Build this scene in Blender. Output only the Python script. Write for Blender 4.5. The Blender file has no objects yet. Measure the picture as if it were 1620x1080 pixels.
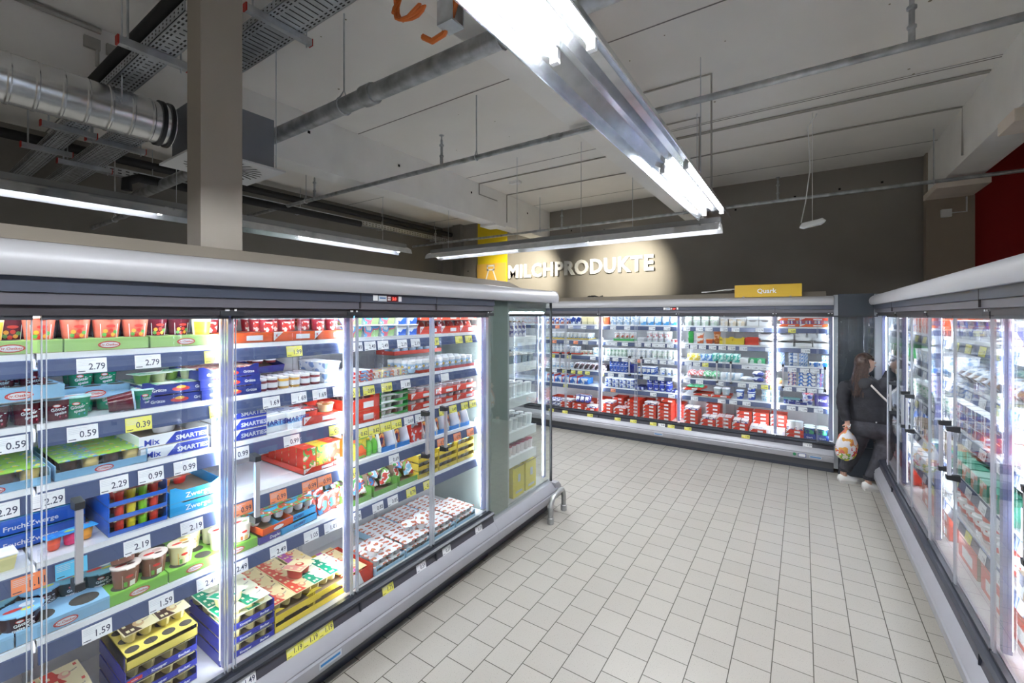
import bpy, math, random
from mathutils import Matrix, Vector

# ------------------------------------------------------------------ camera, world, exposure
SC = bpy.context.scene
COL = SC.collection
R = math.radians
YAW = math.atan(460 / 688.)
cam = bpy.data.cameras.new('camera')
cam.sensor_width = 36.0
cam.lens = 688. / 1620 * 36
cam.shift_y = -41 / 1620.
cam.clip_start, cam.clip_end = 0.05, 100
camo = bpy.data.objects.new('camera', cam)
COL.objects.link(camo)
camo.location = (0, 0, 2.0)
camo.rotation_euler = (R(90), 0, YAW)
SC.camera = camo
w = bpy.data.worlds.new('world')
SC.world = w
w.use_nodes = True
w.node_tree.nodes['Background'].inputs[0].default_value = (.60, .62, .66, 1)
w.node_tree.nodes['Background'].inputs[1].default_value = 0.25
SC.view_settings.view_transform = 'Standard'
SC.view_settings.look = 'None'
SC.view_settings.gamma = 1
SC.view_settings.exposure = 1.3
SC.view_settings.use_curve_mapping = False
SC.cycles.max_bounces = 8
SC.cycles.diffuse_bounces = 5
SC.cycles.glossy_bounces = 3
SC.cycles.transmission_bounces = 4
SC.cycles.transparent_max_bounces = 24
SC.cycles.caustics_reflective = False
SC.cycles.caustics_refractive = False
SC.cycles.sample_clamp_indirect = 10
TUBE_E = 70.0       # fluorescent tubes
LED_E = 18.0        # cooler light strips
SPOT_W = 105.0      # wall spots (W)

def spotlight(loc, target, watts, size, blend):
    l = bpy.data.lights.new('wall_spot', 'SPOT')
    l.energy, l.spot_size, l.spot_blend = watts, R(size), blend
    l.color = (1, .93, .74)
    l.shadow_soft_size = .03
    o = bpy.data.objects.new('wall_spot', l)
    COL.objects.link(o)
    o.location = loc
    o.rotation_euler = (Vector(target) - Vector(loc)).to_track_quat('-Z', 'Y').to_euler()
WALL_Y = 8.0
spotlight((-4.45, 6.75, 3.20), (-5.0, WALL_Y, 2.80), SPOT_W, 84, .7)
spotlight((-2.6, 6.75, 3.20), (-2.8, WALL_Y, 2.80), SPOT_W, 84, .7)

# ------------------------------------------------------------------ materials
MATS = {}
def mat(name, col, rough=.5, metal=0., emit=0., noise=0., scale=20., bump=0., spec=None, coat=0., bd=.004):
    if name in MATS: return MATS[name]
    m = bpy.data.materials.new(name); MATS[name] = m
    m.use_nodes = True
    nt = m.node_tree; b = nt.nodes['Principled BSDF']
    b.inputs['Base Color'].default_value = (*col, 1)
    b.inputs['Roughness'].default_value = rough
    b.inputs['Metallic'].default_value = metal
    if coat: b.inputs['Coat Weight'].default_value = coat
    if spec is not None: b.inputs['Specular IOR Level'].default_value = spec
    if emit:
        b.inputs['Emission Color'].default_value = (*col, 1)
        b.inputs['Emission Strength'].default_value = emit
    if noise or bump:
        tc = nt.nodes.new('ShaderNodeTexCoord')
        n = nt.nodes.new('ShaderNodeTexNoise'); n.inputs['Scale'].default_value = scale
        n.inputs['Detail'].default_value = 4
        nt.links.new(tc.outputs['Object'], n.inputs['Vector'])
        if noise:
            rp = nt.nodes.new('ShaderNodeValToRGB')
            lo = [max(0, c * (1 - noise)) for c in col]; hi = [min(1, c * (1 + noise)) for c in col]
            rp.color_ramp.elements[0].color = (*lo, 1); rp.color_ramp.elements[0].position = .3
            rp.color_ramp.elements[1].color = (*hi, 1); rp.color_ramp.elements[1].position = .7
            nt.links.new(n.outputs['Fac'], rp.inputs['Fac'])
            nt.links.new(rp.outputs['Color'], b.inputs['Base Color'])
        if bump:
            bp = nt.nodes.new('ShaderNodeBump'); bp.inputs['Strength'].default_value = bump
            bp.inputs['Distance'].default_value = bd
            nt.links.new(n.outputs['Fac'], bp.inputs['Height'])
            nt.links.new(bp.outputs['Normal'], b.inputs['Normal'])
    return m

def printmat(name, cols, scale=12., stretch=(1, 1, 1), rough=.35, off=0.):
    """printed packaging: patches of several flat inks"""
    if name in MATS: return MATS[name]
    m = mat(name, cols[0], rough)
    nt = m.node_tree; b = nt.nodes['Principled BSDF']
    tc = nt.nodes.new('ShaderNodeTexCoord'); mp = nt.nodes.new('ShaderNodeMapping')
    mp.inputs['Scale'].default_value = stretch; mp.inputs['Location'].default_value = (off, off * .7, off * .3)
    n = nt.nodes.new('ShaderNodeTexNoise'); n.inputs['Scale'].default_value = scale; n.inputs['Detail'].default_value = 1.5
    rp = nt.nodes.new('ShaderNodeValToRGB'); cr = rp.color_ramp; cr.interpolation = 'CONSTANT'
    k = len(cols)
    ps = [0.0] + [.5 + (i - k / 2) * .3 / k for i in range(1, k)]
    cr.elements[0].position = 0; cr.elements[0].color = (*cols[0], 1)
    cr.elements[1].position = ps[1]; cr.elements[1].color = (*cols[1], 1)
    for i in range(2, k):
        e = cr.elements.new(ps[i]); e.color = (*cols[i], 1)
    nt.links.new(tc.outputs['Object'], mp.inputs['Vector']); nt.links.new(mp.outputs['Vector'], n.inputs['Vector'])
    nt.links.new(n.outputs['Fac'], rp.inputs['Fac']); nt.links.new(rp.outputs['Color'], b.inputs['Base Color'])
    return m

def glass(name, tint=(1, 1, 1), refl=.06, rough=0., edge=5.0):
    """thin clear sheet: lets light straight through and mirrors a little, more at a glancing angle"""
    if name in MATS: return MATS[name]
    m = bpy.data.materials.new(name); MATS[name] = m; m.use_nodes = True
    nt = m.node_tree; nt.nodes.clear()
    o = nt.nodes.new('ShaderNodeOutputMaterial'); mx = nt.nodes.new('ShaderNodeMixShader')
    t = nt.nodes.new('ShaderNodeBsdfTransparent'); t.inputs[0].default_value = (*tint, 1)
    g = nt.nodes.new('ShaderNodeBsdfGlossy'); g.inputs['Roughness'].default_value = rough
    lw = nt.nodes.new('ShaderNodeLayerWeight'); lw.inputs[0].default_value = .5
    p = nt.nodes.new('ShaderNodeMath'); p.operation = 'POWER'; p.inputs[1].default_value = edge
    a = nt.nodes.new('ShaderNodeMath'); a.operation = 'MULTIPLY_ADD'; a.inputs[1].default_value = 1 - refl; a.inputs[2].default_value = refl
    a.use_clamp = True
    nt.links.new(lw.outputs['Facing'], p.inputs[0]); nt.links.new(p.outputs[0], a.inputs[0])
    nt.links.new(a.outputs[0], mx.inputs[0]); nt.links.new(t.outputs[0], mx.inputs[1]); nt.links.new(g.outputs[0], mx.inputs[2])
    nt.links.new(mx.outputs[0], o.inputs[0])
    return m

def clearplastic(name, col, dens=.5):
    """tinted see-through plastic: part diffuse, part transparent, a little gloss"""
    if name in MATS: return MATS[name]
    m = bpy.data.materials.new(name); MATS[name] = m; m.use_nodes = True
    nt = m.node_tree; b = nt.nodes['Principled BSDF']
    b.inputs['Base Color'].default_value = (*col, 1); b.inputs['Roughness'].default_value = .12
    b.inputs['Alpha'].default_value = dens
    return m

# ------------------------------------------------------------------ mesh helpers
_TXT = {}
def text_geo(s, bold=0.):
    k = (s, bold)
    if k not in _TXT:
        c = bpy.data.curves.new('t', 'FONT'); c.body = s; c.size = 1; c.resolution_u = 2; c.offset = bold
        o = bpy.data.objects.new('t', c); COL.objects.link(o)
        me = bpy.data.meshes.new_from_object(o)
        vs = [(v.co.x, v.co.y) for v in me.vertices]; fs = [tuple(p.vertices) for p in me.polygons]
        bpy.data.objects.remove(o); bpy.data.meshes.remove(me); bpy.data.curves.remove(c)
        xs = [v[0] for v in vs] or [0, 1]
        _TXT[k] = (vs, fs, min(xs), max(xs))
    return _TXT[k]

class MB:
    def __init__(s): s.v, s.f, s.m = [], [], []
    def quad(s, a, b, c, d, mi=0):
        n = len(s.v); s.v += [tuple(a), tuple(b), tuple(c), tuple(d)]; s.f.append((n, n + 1, n + 2, n + 3)); s.m.append(mi); return s
    def box(s, x0, x1, y0, y1, z0, z1, mi=0, top=None, front=None):
        n = len(s.v)
        s.v += [(x0, y0, z0), (x1, y0, z0), (x1, y1, z0), (x0, y1, z0), (x0, y0, z1), (x1, y0, z1), (x1, y1, z1), (x0, y1, z1)]
        s.f += [(n, n + 3, n + 2, n + 1), (n + 4, n + 5, n + 6, n + 7), (n, n + 1, n + 5, n + 4), (n + 1, n + 2, n + 6, n + 5), (n + 2, n + 3, n + 7, n + 6), (n + 3, n, n + 4, n + 7)]
        s.m += [mi, mi if top is None else top, mi if front is None else front, mi, mi, mi]; return s
    def prism(s, prof, lo, hi, axis='x', mi=0, mis=None):
        """closed profile [(a, b)] swept along an axis; a,b are (y,z) for x, (x,z) for y, (x,y) for z"""
        n = len(s.v); k = len(prof)
        def P(a, b, t): return {'x': (t, a, b), 'y': (a, t, b), 'z': (a, b, t)}[axis]
        s.v += [P(a, b, lo) for a, b in prof] + [P(a, b, hi) for a, b in prof]
        for i in range(k):
            j = (i + 1) % k
            s.f.append((n + i, n + j, n + k + j, n + k + i)); s.m.append(mis[i] if mis else mi)
        s.f.append(tuple(range(n + k - 1, n - 1, -1))); s.m.append(mi)
        s.f.append(tuple(range(n + k, n + 2 * k))); s.m.append(mi); return s
    def ring(s, pts): n = len(s.v); s.v += [tuple(p) for p in pts]; return n
    def lathe(s, prof, n=12, c=(0, 0, 0), mi=0, mis=None, caps=True, sx=1, sy=1):
        k = len(prof); b = len(s.v)
        for r, z in prof:
            s.v += [(c[0] + r * sx * math.cos(2 * math.pi * i / n), c[1] + r * sy * math.sin(2 * math.pi * i / n), c[2] + z) for i in range(n)]
        for j in range(k - 1):
            for i in range(n):
                i2 = (i + 1) % n
                s.f.append((b + j * n + i, b + j * n + i2, b + (j + 1) * n + i2, b + (j + 1) * n + i)); s.m.append(mis[j] if mis else mi)
        if caps:
            s.f.append(tuple(b + i for i in range(n - 1, -1, -1))); s.m.append(mis[0] if mis else mi)
            s.f.append(tuple(b + (k - 1) * n + i for i in range(n))); s.m.append(mis[-1] if mis else mi)
        return s
    def tube(s, pts, r, n=8, mi=0, caps=True):
        pts = [Vector(p) for p in pts]; k = len(pts)
        rs = r if isinstance(r, (list, tuple)) else [r] * k
        b = len(s.v); up = None
        for i, p in enumerate(pts):
            d = (pts[min(i + 1, k - 1)] - pts[max(i - 1, 0)]).normalized()
            if up is None:
                up = Vector((0, 0, 1)) if abs(d.z) < .9 else Vector((1, 0, 0))
            u = d.cross(up).normalized(); v = u.cross(d).normalized(); up = v
            s.v += [tuple(p + (u * math.cos(2 * math.pi * q / n) + v * math.sin(2 * math.pi * q / n)) * rs[i]) for q in range(n)]
        for j in range(k - 1):
            for i in range(n):
                i2 = (i + 1) % n
                s.f.append((b + j * n + i, b + j * n + i2, b + (j + 1) * n + i2, b + (j + 1) * n + i)); s.m.append(mi)
        if caps:
            s.f.append(tuple(b + i for i in range(n - 1, -1, -1))); s.m.append(mi)
            s.f.append(tuple(b + (k - 1) * n + i for i in range(n))); s.m.append(mi)
        return s
    def text(s, t, o, ux, uy, size, mi=0, bold=.02, align='c', squeeze=1.):
        vs, fs, lo, hi = text_geo(t, bold)
        o, ux, uy = Vector(o), Vector(ux), Vector(uy)
        sh = {'c': -(lo + hi) / 2, 'l': -lo, 'r': -hi}[align]
        n = len(s.v)
        s.v += [tuple(o + ux * ((x + sh) * size * squeeze) + uy * (y * size)) for x, y in vs]
        s.f += [tuple(n + i for i in f) for f in fs]; s.m += [mi] * len(fs); return s
    def oval(s, o, ux, uy, a, b, mi=0, n=14):
        o, ux, uy = Vector(o), Vector(ux), Vector(uy); k = len(s.v)
        s.v += [tuple(o + ux * a * math.cos(2 * math.pi * i / n) + uy * b * math.sin(2 * math.pi * i / n)) for i in range(n)]
        s.f.append(tuple(range(k, k + n))); s.m.append(mi); return s
    def build(s, name, mats, parent=None, smooth=True, angle=38, bevel=0.):
        me = bpy.data.meshes.new(name); me.from_pydata(s.v, [], s.f)
        if not isinstance(mats, (list, tuple)): mats = [mats]
        for m in mats: me.materials.append(m)
        for p, mi in zip(me.polygons, s.m): p.material_index = mi
        if smooth:
            for p in me.polygons: p.use_smooth = True
            me.set_sharp_from_angle(angle=R(angle))
        me.update()
        o = bpy.data.objects.new(name, me); COL.objects.link(o)
        if parent is not None: o.parent = parent
        if bevel:
            b = o.modifiers.new('b', 'BEVEL'); b.width = bevel; b.segments = 2; b.limit_method = 'ANGLE'; b.angle_limit = R(50)
        return o

def tag(o, label, cat, group=None):
    o['label'] = label; o['category'] = cat
    if group: o['group'] = group
    return o
def struct(o, label=None):
    o['kind'] = 'structure'
    if label: o['label'] = label
    return o
def empty(name, loc=(0, 0, 0), rz=0., parent=None):
    o = bpy.data.objects.new(name, None); COL.objects.link(o)
    o.location = loc; o.rotation_euler = (0, 0, rz); o.empty_display_size = .1
    if parent is not None: o.parent = parent
    return o
USED = set()
def dup(root, M, label=None, group=None):
    """a copy of a thing with its parts and sub-parts; the first call uses the original itself"""
    if root.name not in USED:
        USED.add(root.name); r = root
    else:
        r = root.copy(); COL.objects.link(r)
        for ch in root.children:
            c = ch.copy(); COL.objects.link(c); c.parent = r
            for g in ch.children:
                d = g.copy(); COL.objects.link(d); d.parent = c
    r.matrix_world = M
    if label: r['label'] = label
    if group: r['group'] = group
    elif 'group' in r: del r['group']
    return r

# common materials
WHITE = mat('white_plastic', (.86, .87, .88), .35)
PAPER = mat('white_card', (.84, .85, .86), .55)
CANOPY = mat('silver_white_lacquer', (.48, .48, .50), .42, .1, noise=.02, scale=3)
CAPGREY = mat('light_grey_lacquer', (.42, .45, .49), .4, .2)
SILVER = mat('brushed_aluminium', (.38, .385, .42), .42, .2, noise=.04, scale=6)
DARK = mat('anthracite_lacquer', (.065, .075, .105), .35, .2, noise=.04, scale=4)
DARKGREY = mat('dark_warm_grey_lacquer', (.13, .125, .145), .4, .2)
BROWNBLACK = mat('dark_track_profile', (.05, .045, .05), .4, .3)
STRIPM = mat('dark_price_strip', (.055, .055, .072), .45)
BLACK = mat('black_rubber', (.02, .022, .026), .45)
KICK = mat('kick_plate_steel', (.12, .125, .14), .4, .4)
RAIL = mat('blue_grey_price_rail', (.075, .10, .20), .25, .1)
LIP = mat('white_shelf_lip', (.82, .84, .87), .3)
INNER = mat('shade_grey_inner_sheet', (.47, .47, .48), .4, noise=.03, scale=30)  # white sheet greyed to paint in the shadow at the cooler back
BEIGE = mat('beige_cover_panel', (.30, .265, .22), .55, noise=.03, scale=5)
ALU = mat('handle_aluminium', (.62, .62, .65), .3, .75)
GALV = mat('galvanised_steel', (.56, .59, .62), .38, .75, noise=.2, scale=9)
GALVD = mat('dull_galvanised_pipe', (.44, .46, .48), .42, .7, noise=.3, scale=12, bump=.15)
LED = mat('cooler_light_strip', (.86, .91, 1.0), .4, emit=LED_E)
LEDS = mat('added_shelf_fill_strip', (.88, .92, 1.0), .4, emit=LED_E * .35)  # for the added fill strips below the shelves
POST = clearplastic('glow_tinted_door_profile', (.42, .45, .72), .8)  # does not emit; lavender tint paints the strip's glow into the plastic
POSTB = mat('glow_tinted_light_bar', (.40, .43, .68), .4)  # opaque backing in the same painted glow tint
PANE = glass('door_glass', (.97, .985, .985), .035)
SIDEGLASS = glass('side_glass', (.93, .96, .945), .12)
GUARD = glass('clear_shelf_guard', (.96, .97, .98), .05)
TAGTXT = mat('price_ink', (.03, .035, .08), .6)
TAGW = mat('white_price_paper', (.82, .83, .86), .5)
TAGY = mat('yellow_price_paper', (.80, .76, .14), .5)
TAGO = mat('orange_price_paper', (.90, .28, .12), .5)
TAGC = mat('cyan_price_paper', (.12, .55, .85), .5)
TAGG = mat('faint_print', (.62, .63, .70), .6)
# ------------------------------------------------------------------ room shell
CEIL = 4.16
WALL_Y = 8.0
def tile_floor():
    m = bpy.data.materials.new('floor_tiles'); m.use_nodes = True; nt = m.node_tree; b = nt.nodes['Principled BSDF']
    L = nt.links.new
    tc = nt.nodes.new('ShaderNodeTexCoord'); mp = nt.nodes.new('ShaderNodeMapping')
    mp.inputs['Rotation'].default_value = (0, 0, R(90)); mp.inputs['Location'].default_value = (-.0225, .148, 0)
    bt = nt.nodes.new('ShaderNodeTexBrick')
    bt.offset = .5; bt.squash = 1
    bt.inputs['Scale'].default_value = 1; bt.inputs['Brick Width'].default_value = .2035; bt.inputs['Row Height'].default_value = .199
    bt.inputs['Mortar Size'].default_value = .0030; bt.inputs['Mortar Smooth'].default_value = .3
    bt.inputs['Color1'].default_value = (.440, .418, .375, 1); bt.inputs['Color2'].default_value = (.470, .448, .402, 1)
    bt.inputs['Mortar'].default_value = (.07, .06, .045, 1)
    n = nt.nodes.new('ShaderNodeTexNoise'); n.inputs['Scale'].default_value = 220; n.inputs['Detail'].default_value = 2
    rp = nt.nodes.new('ShaderNodeValToRGB'); rp.color_ramp.elements[0].position = .29; rp.color_ramp.elements[0].color = (.35, .34, .33, 1)
    rp.color_ramp.elements[1].position = .36; rp.color_ramp.elements[1].color = (1, 1, 1, 1)
    n2 = nt.nodes.new('ShaderNodeTexNoise'); n2.inputs['Scale'].default_value = 1.6; n2.inputs['Detail'].default_value = 5
    rp2 = nt.nodes.new('ShaderNodeValToRGB'); rp2.color_ramp.elements[0].color = (.9, .89, .87, 1); rp2.color_ramp.elements[1].color = (1, 1, 1, 1)
    mx = nt.nodes.new('ShaderNodeMixRGB'); mx.blend_type = 'MULTIPLY'; mx.inputs[0].default_value = 1
    mx2 = nt.nodes.new('ShaderNodeMixRGB'); mx2.blend_type = 'MULTIPLY'; mx2.inputs[0].default_value = 1
    L(tc.outputs['Object'], mp.inputs['Vector']); L(mp.outputs['Vector'], bt.inputs['Vector'])
    L(tc.outputs['Object'], n.inputs['Vector']); L(tc.outputs['Object'], n2.inputs['Vector'])
    L(n.outputs['Fac'], rp.inputs['Fac']); L(n2.outputs['Fac'], rp2.inputs['Fac'])
    L(bt.outputs['Color'], mx.inputs[1]); L(rp.outputs['Color'], mx.inputs[2])
    L(mx.outputs[0], mx2.inputs[1]); L(rp2.outputs['Color'], mx2.inputs[2]); L(mx2.outputs[0], b.inputs['Base Color'])
    b.inputs['Roughness'].default_value = .42
    bp = nt.nodes.new('ShaderNodeBump'); bp.inputs['Strength'].default_value = .35; bp.inputs['Distance'].default_value = .002; bp.invert = True
    L(bt.outputs['Fac'], bp.inputs['Height']); L(bp.outputs['Normal'], b.inputs['Normal'])
    return m
X0, X1, Y1 = -7.42, 6.5, -6.5
o = struct(MB().box(X0 - .2, X1 + .2, Y1 - .2, WALL_Y + .2, -.1, 0).build('floor', tile_floor(), smooth=False))
CEILM = mat('painted_concrete_ceiling', (.86, .84, .81), .85, noise=.02, scale=2.2, bump=.1)
BEAMM = mat('painted_concrete_beam', (.88, .87, .85), .85, noise=.04, scale=3, bump=.1)
BEAMD = mat('warm_white_beam_tone', (.86, .77, .68), .85, noise=.05, scale=3)  # warmer tone for one side of the middle beam and the corbels
WALLM = mat('taupe_wall_paint', (.27, .25, .225), .8, noise=.05, scale=2, bump=.15)
WALLL = mat('grey_left_wall_paint', (.20, .19, .175), .8, noise=.06, scale=2)
PILM = mat('light_taupe_paint', (.38, .32, .255), .8, noise=.04, scale=2)
REDM = mat('dark_red_paint', (.32, .006, .006), .75)
HOLE = mat('dark_hole', (.012, .012, .012), .9)
GROOVE = mat('slab_joint', (.23, .22, .21), .9)
mb = MB().box(X0 - .2, X1 + .2, Y1 - .2, WALL_Y + .2, CEIL, CEIL + .2)
for y in (-2.9, -.9, 1.2, 3.28, 5.28, 7.35): mb.box(X0, X1, y, y + .012, CEIL - .002, CEIL + .01, 1)
random.seed(4)
for _ in range(26):
    x, y, r = random.uniform(-4, 1.2), random.uniform(1.5, 6), random.uniform(.004, .012)
    mb.lathe([(r, -.003), (r, .0)], 6, (x, y, CEIL), 2)
struct(mb.build('ceiling', [CEILM, GROOVE, mat('ceiling_stain', (.33, .29, .22), .9)], smooth=False))
def wall(name, a, m, extra=None):
    b = MB().box(*a)
    ms = [m]
    if extra: extra(b); ms.append(HOLE)
    return struct(b.build(name, ms, smooth=False))
def holes(b):
    for x, z in ((-3.9, 3.72), (-3.2, 3.66), (-2.7, 3.6), (-1.15, 3.72), (-.92, 3.74), (-.64, 3.78), (-.1, 3.83), (.45, 3.86), (.93, 3.88), (-6.9, 3.7), (-6.6, 3.05)):
        b.box(x - .014, x + .014, WALL_Y - .003, WALL_Y, z - .014, z + .014, 1)
wall('wall_back', (X0 - .2, 1.36, WALL_Y, WALL_Y + .2, 0, CEIL), WALLM, holes)
wall('wall_left', (X0 - .2, X0, Y1, WALL_Y, 0, CEIL), WALLL)
wall('wall_right', (X1, X1 + .2, Y1, WALL_Y + .2, 0, CEIL), PILM)
wall('wall_front', (X0 - .2, X1 + .2, Y1 - .2, Y1, 0, CEIL), PILM)
wall('wall_pilaster', (1.36, 1.82, WALL_Y - .14, WALL_Y + .2, 0, CEIL), PILM)
wall('wall_red', (1.82, X1, WALL_Y - .05, WALL_Y + .2, 0, CEIL), REDM)
wall('wall_left_pilaster', (-6.98, -6.74, WALL_Y - .12, WALL_Y, 0, CEIL), WALLL)
YEL = mat('bright_yellow_wall_paint', (.80, .60, .012), .7)
wall('wall_yellow_band', (-6.29, -5.47, WALL_Y - .03, WALL_Y, 0, CEIL), YEL)
# beams
def beam(n, xa, xb, extra=None):
    b = MB().prism([(xa, CEIL), (xa, 3.6), (xb, 3.6), (xb, CEIL)], Y1, WALL_Y, 'y', mis=[0, 0, 1 if xb == -1.345 else 0, 0])
    if extra: extra(b)
    struct(b.build(n, [BEAMM, BEAMD, HOLE], smooth=False))
beam('beam_1', -4.70, -4.40, lambda b: [b.box(-4.4, -4.397, y, y + .03, 3.95, 3.98, 2) for y in (1.8, 2.65, 3.9, 5.4, 7.1)] and b.box(-4.72, -4.38, 6.05, 6.35, 3.56, 3.6))
beam('beam_2', -1.65, -1.345)
beam('beam_3', 1.38, 1.70, lambda b: (b.box(1.36, 1.95, 4.95, 5.3, 3.5, 3.6, 1), b.box(1.36, 1.95, 3.2, 3.6, 3.5, 3.6, 1), b.box(1.34, 1.8, 7.2, 7.9, 3.53, 3.6, 1)))

# ------------------------------------------------------------------ ceiling services
def rod(x, y, z0, z1=CEIL, r=.005): return ((x, y, z0), (x, y, z1), r)
def pipe(name, label, y, z, xa, xb, r, rods=(), heads=(), joints=(), cat='pipe'):
    t = empty(name, (xa, y, z)); tag(t, label, cat)
    b = MB().tube([(0, 0, 0), (xb - xa, 0, 0)], r, 14)
    for j in joints: b.tube([(j - xa - .05, 0, 0), (j - xa + .05, 0, 0)], r * 1.22, 14)
    b.build('tube', GALVD, t)
    for x in rods:
        q = MB().tube([(x - xa, 0, r + .05), (x - xa, 0, CEIL - z)], .006, 6)
        q.tube([(x - xa, .0 + (r + .006) * math.sin(a), (r + .006) * math.cos(a) + (.05 if abs(a) < .1 else 0)) for a in [i * math.pi / 6 for i in range(-6, 7)]], .005, 6)
        q.build('hanger', GALV, t)
    for x in heads:
        q = MB().lathe([(.016, 0), (.016, .08), (.022, .085), (.022, .10), (.014, .105), (.014, .19), (.024, .195), (.024, .21), (.012, .22), (.012, .26), (.006, .27), (.006, .3), (.026, .305), (.026, .31)], 10, (x - xa, 0, r * .5))
        q.build('sprinkler_head', GALVD, t)
    return t
pipe('sprinkler_main_pipe', 'thick grey sprinkler main hanging below the ceiling by the duct outlet', 1.92, 3.5, -7.35, 1.3, .056, (-2.73, -1.35, -5.2), (), (-2.45,))
pipe('sprinkler_branch_pipe', 'thin grey sprinkler pipe crossing under the long lit lamp', 3.35, 3.55, -7.35, 6.4, .024, (-2.66, 2.5, -5.6), (-3.12, .52, -5.4), (-1.8,))
pipe('sprinkler_branch_pipe', 'thin grey sprinkler pipe nearest the taupe back wall', 6.9, 3.55, -7.3, 6.4, .022, (1.26, -1.5, -4), (-.28, -3.55, -6.6), ())
pipe('conduit_pipe', 'slim grey pipe running beside and below the sprinkler main', 1.6, 3.09, -7.35, -5.6, .022, (-6.5,), (), (-6.2,))

# spiral duct, outlet box and swirl diffuser
t = empty('ventilation_duct', (-3.68, 0, 3.32)); tag(t, 'round spiral seam ventilation duct above the island cooler', 'duct')
b = MB(); pr = []
y = -2.4
pts, rs = [], []
while y < 1.1:
    for dy, r in ((0, .137), (.006, .142), (.014, .142), (.02, .137)): pts.append((0, y + dy, 0)); rs.append(r)
    y += .105
pts.append((0, 1.2, 0)); rs.append(.137)
b.tube(pts, rs, 32); b.build('tube', mat('bright_spiral_duct', (.72, .73, .74), .24, .85, noise=.12, scale=7), t)
MB().tube([(0, 1.12, 0), (0, 1.145, 0)], .15, 32).tube([(0, 1.17, 0), (0, 1.19, 0)], .15, 32).build('clamp', BLACK, t)
MB().tube([(.16, .9, 0), (.16, .9, CEIL - 3.32)], .004, 6).build('hanger', GALV, t)
t = empty('air_outlet_box', (-3.7, 1.55, 3.13)); tag(t, 'square sheet metal air outlet behind the column with a white swirl diffuser', 'air outlet')
MB().box(-.25, .25, -.25, .25, .01, .40).build('plenum', mat('grey_zinc_sheet', (.27, .29, .33), .5, .5, noise=.05, scale=3), t)
b = MB().box(-.31, .31, -.31, .31, -.005, .01)
for i in range(24):
    a = 2 * math.pi * i / 24; c, s_ = math.cos(a), math.sin(a); c2, s2 = math.cos(a + .35), math.sin(a + .35)
    nx, ny = -s_ * .011, c * .011
    b.quad((c * .08 - nx, s_ * .08 - ny, -.007), (c2 * .25 - nx, s2 * .25 - ny, -.007), (c2 * .25 + nx, s2 * .25 + ny, -.007), (c * .08 + nx, s_ * .08 + ny, -.007), 1)
b.build('diffuser', [PAPER, BLACK], t, smooth=False)
MB().tube([(.26, .26, 0), (.26, .26, 1.03)], .004, 6).tube([(.26, -.2, 0), (.26, -.2, 1.03)], .004, 6).build('hanger', GALV, t)
struct(MB().box(-2.513, -2.36, .889, 1.072, 2.246, CEIL).build('column', mat('taupe_column_paint', (.35, .315, .27), .7, noise=.02, scale=3), smooth=False))

# perforated cable trays
def tray(xa, xb, y0, y1, z, label, bars, cat='cable tray'):
    t = empty('cable_tray', (xa, y0, z)); tag(t, label, cat)
    W, D, h = xb - xa, y1 - y0, .055
    b = MB().box(0, W, 0, .004, 0, h).box(0, W, D - .004, D, 0, h).box(0, W, 0, D, 0, .004)
    n = int(W / .05)
    for i in range(n):
        x = (i + .5) * W / n
        for yy in (.018, .036, D - .036, D - .018): b.box(x - .012, x + .012, yy - .004, yy + .004, -.0015, 0, 1)
        b.box(x - .004, x + .004, .055, D - .055, -.0015, 0, 1)
        for zz in (.018, .038): b.box(x - .006, x + .006, -.0015, 0, zz - .004, zz + .004, 1)
    b.build('tray', [GALV, BLACK], t, smooth=False)
    for x in bars:
        q = MB().box(x - xa - .02, x - xa + .02, -.12, D + .06, -.045, -.003)
        q.tube([(x - xa, -.08, -.05), (x - xa, -.08, CEIL - z - .002)], .006, 6).tube([(x - xa, D + .03, -.07), (x - xa, D + .03, CEIL - z - .002)], .005, 6)
        q.box(x - xa - .021, x - xa + .021, -.128, -.12, -.047, 0, 1).box(x - xa - .021, x - xa + .021, D + .06, D + .066, -.047, 0, 1)
        q.build('support_bar', [GALV, mat('red_end_cap', (.5, .03, .02), .5)], t, smooth=False)
tray(-7.3, -2.53, .884, 1.018, 3.50, 'narrow perforated cable tray crossing above the spiral duct', (-3.05, -4.85, -5.6))
tray(-7.3, -4.25, 1.157, 1.366, 3.50, 'wide perforated cable tray low behind the spiral duct', (-4.95, -5.9))
tray(-3.75, -1.70, 1.42, 1.66, 3.90, 'perforated cable tray beside the column top', (-2.82,))
t = empty('cable_tray', (-7.1, 1.5, 3.74)); tag(t, 'slim perforated tray along the dark grey wall under the black pipe', 'cable tray')
b = MB().box(-.05, .05, 0, 6.3, 0, .006).box(.046, .05, 0, 6.3, 0, .09)
for i in range(84): b.box(.0503, .052, .04 + i * .075, .075 + i * .075, .02, .032, 1).box(.0503, .052, .04 + i * .075, .075 + i * .075, .055, .067, 1)
b.build('tray', [GALV, BLACK], t, smooth=False)
for y in (.6, 2.6, 4.3, 5.8): MB().tube([(.08, y, -.03), (.08, y, .41)], .005, 6).box(-.05, .1, y - .02, y + .02, -.035, -.002).build('support_bar', GALV, t, smooth=False)
INS = mat('black_pipe_insulation', (.012, .012, .014), .7)
tag(MB().tube([(-7.05, -1.2, 3.94), (-7.05, 7.9, 3.94)], .055, 12).build('insulated_pipe', INS), 'black insulated pipe running along the dark grey wall below the ceiling', 'pipe')
tag(MB().tube([(-4.42, .885, 3.52), (-4.36, .885, 3.58), (-4.26, .885, 3.61), (-2.53, .885, 3.61)], .032, 12).build('insulated_pipe', INS), 'black insulated pipe beside the narrow tray above the spiral duct', 'pipe')
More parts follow.
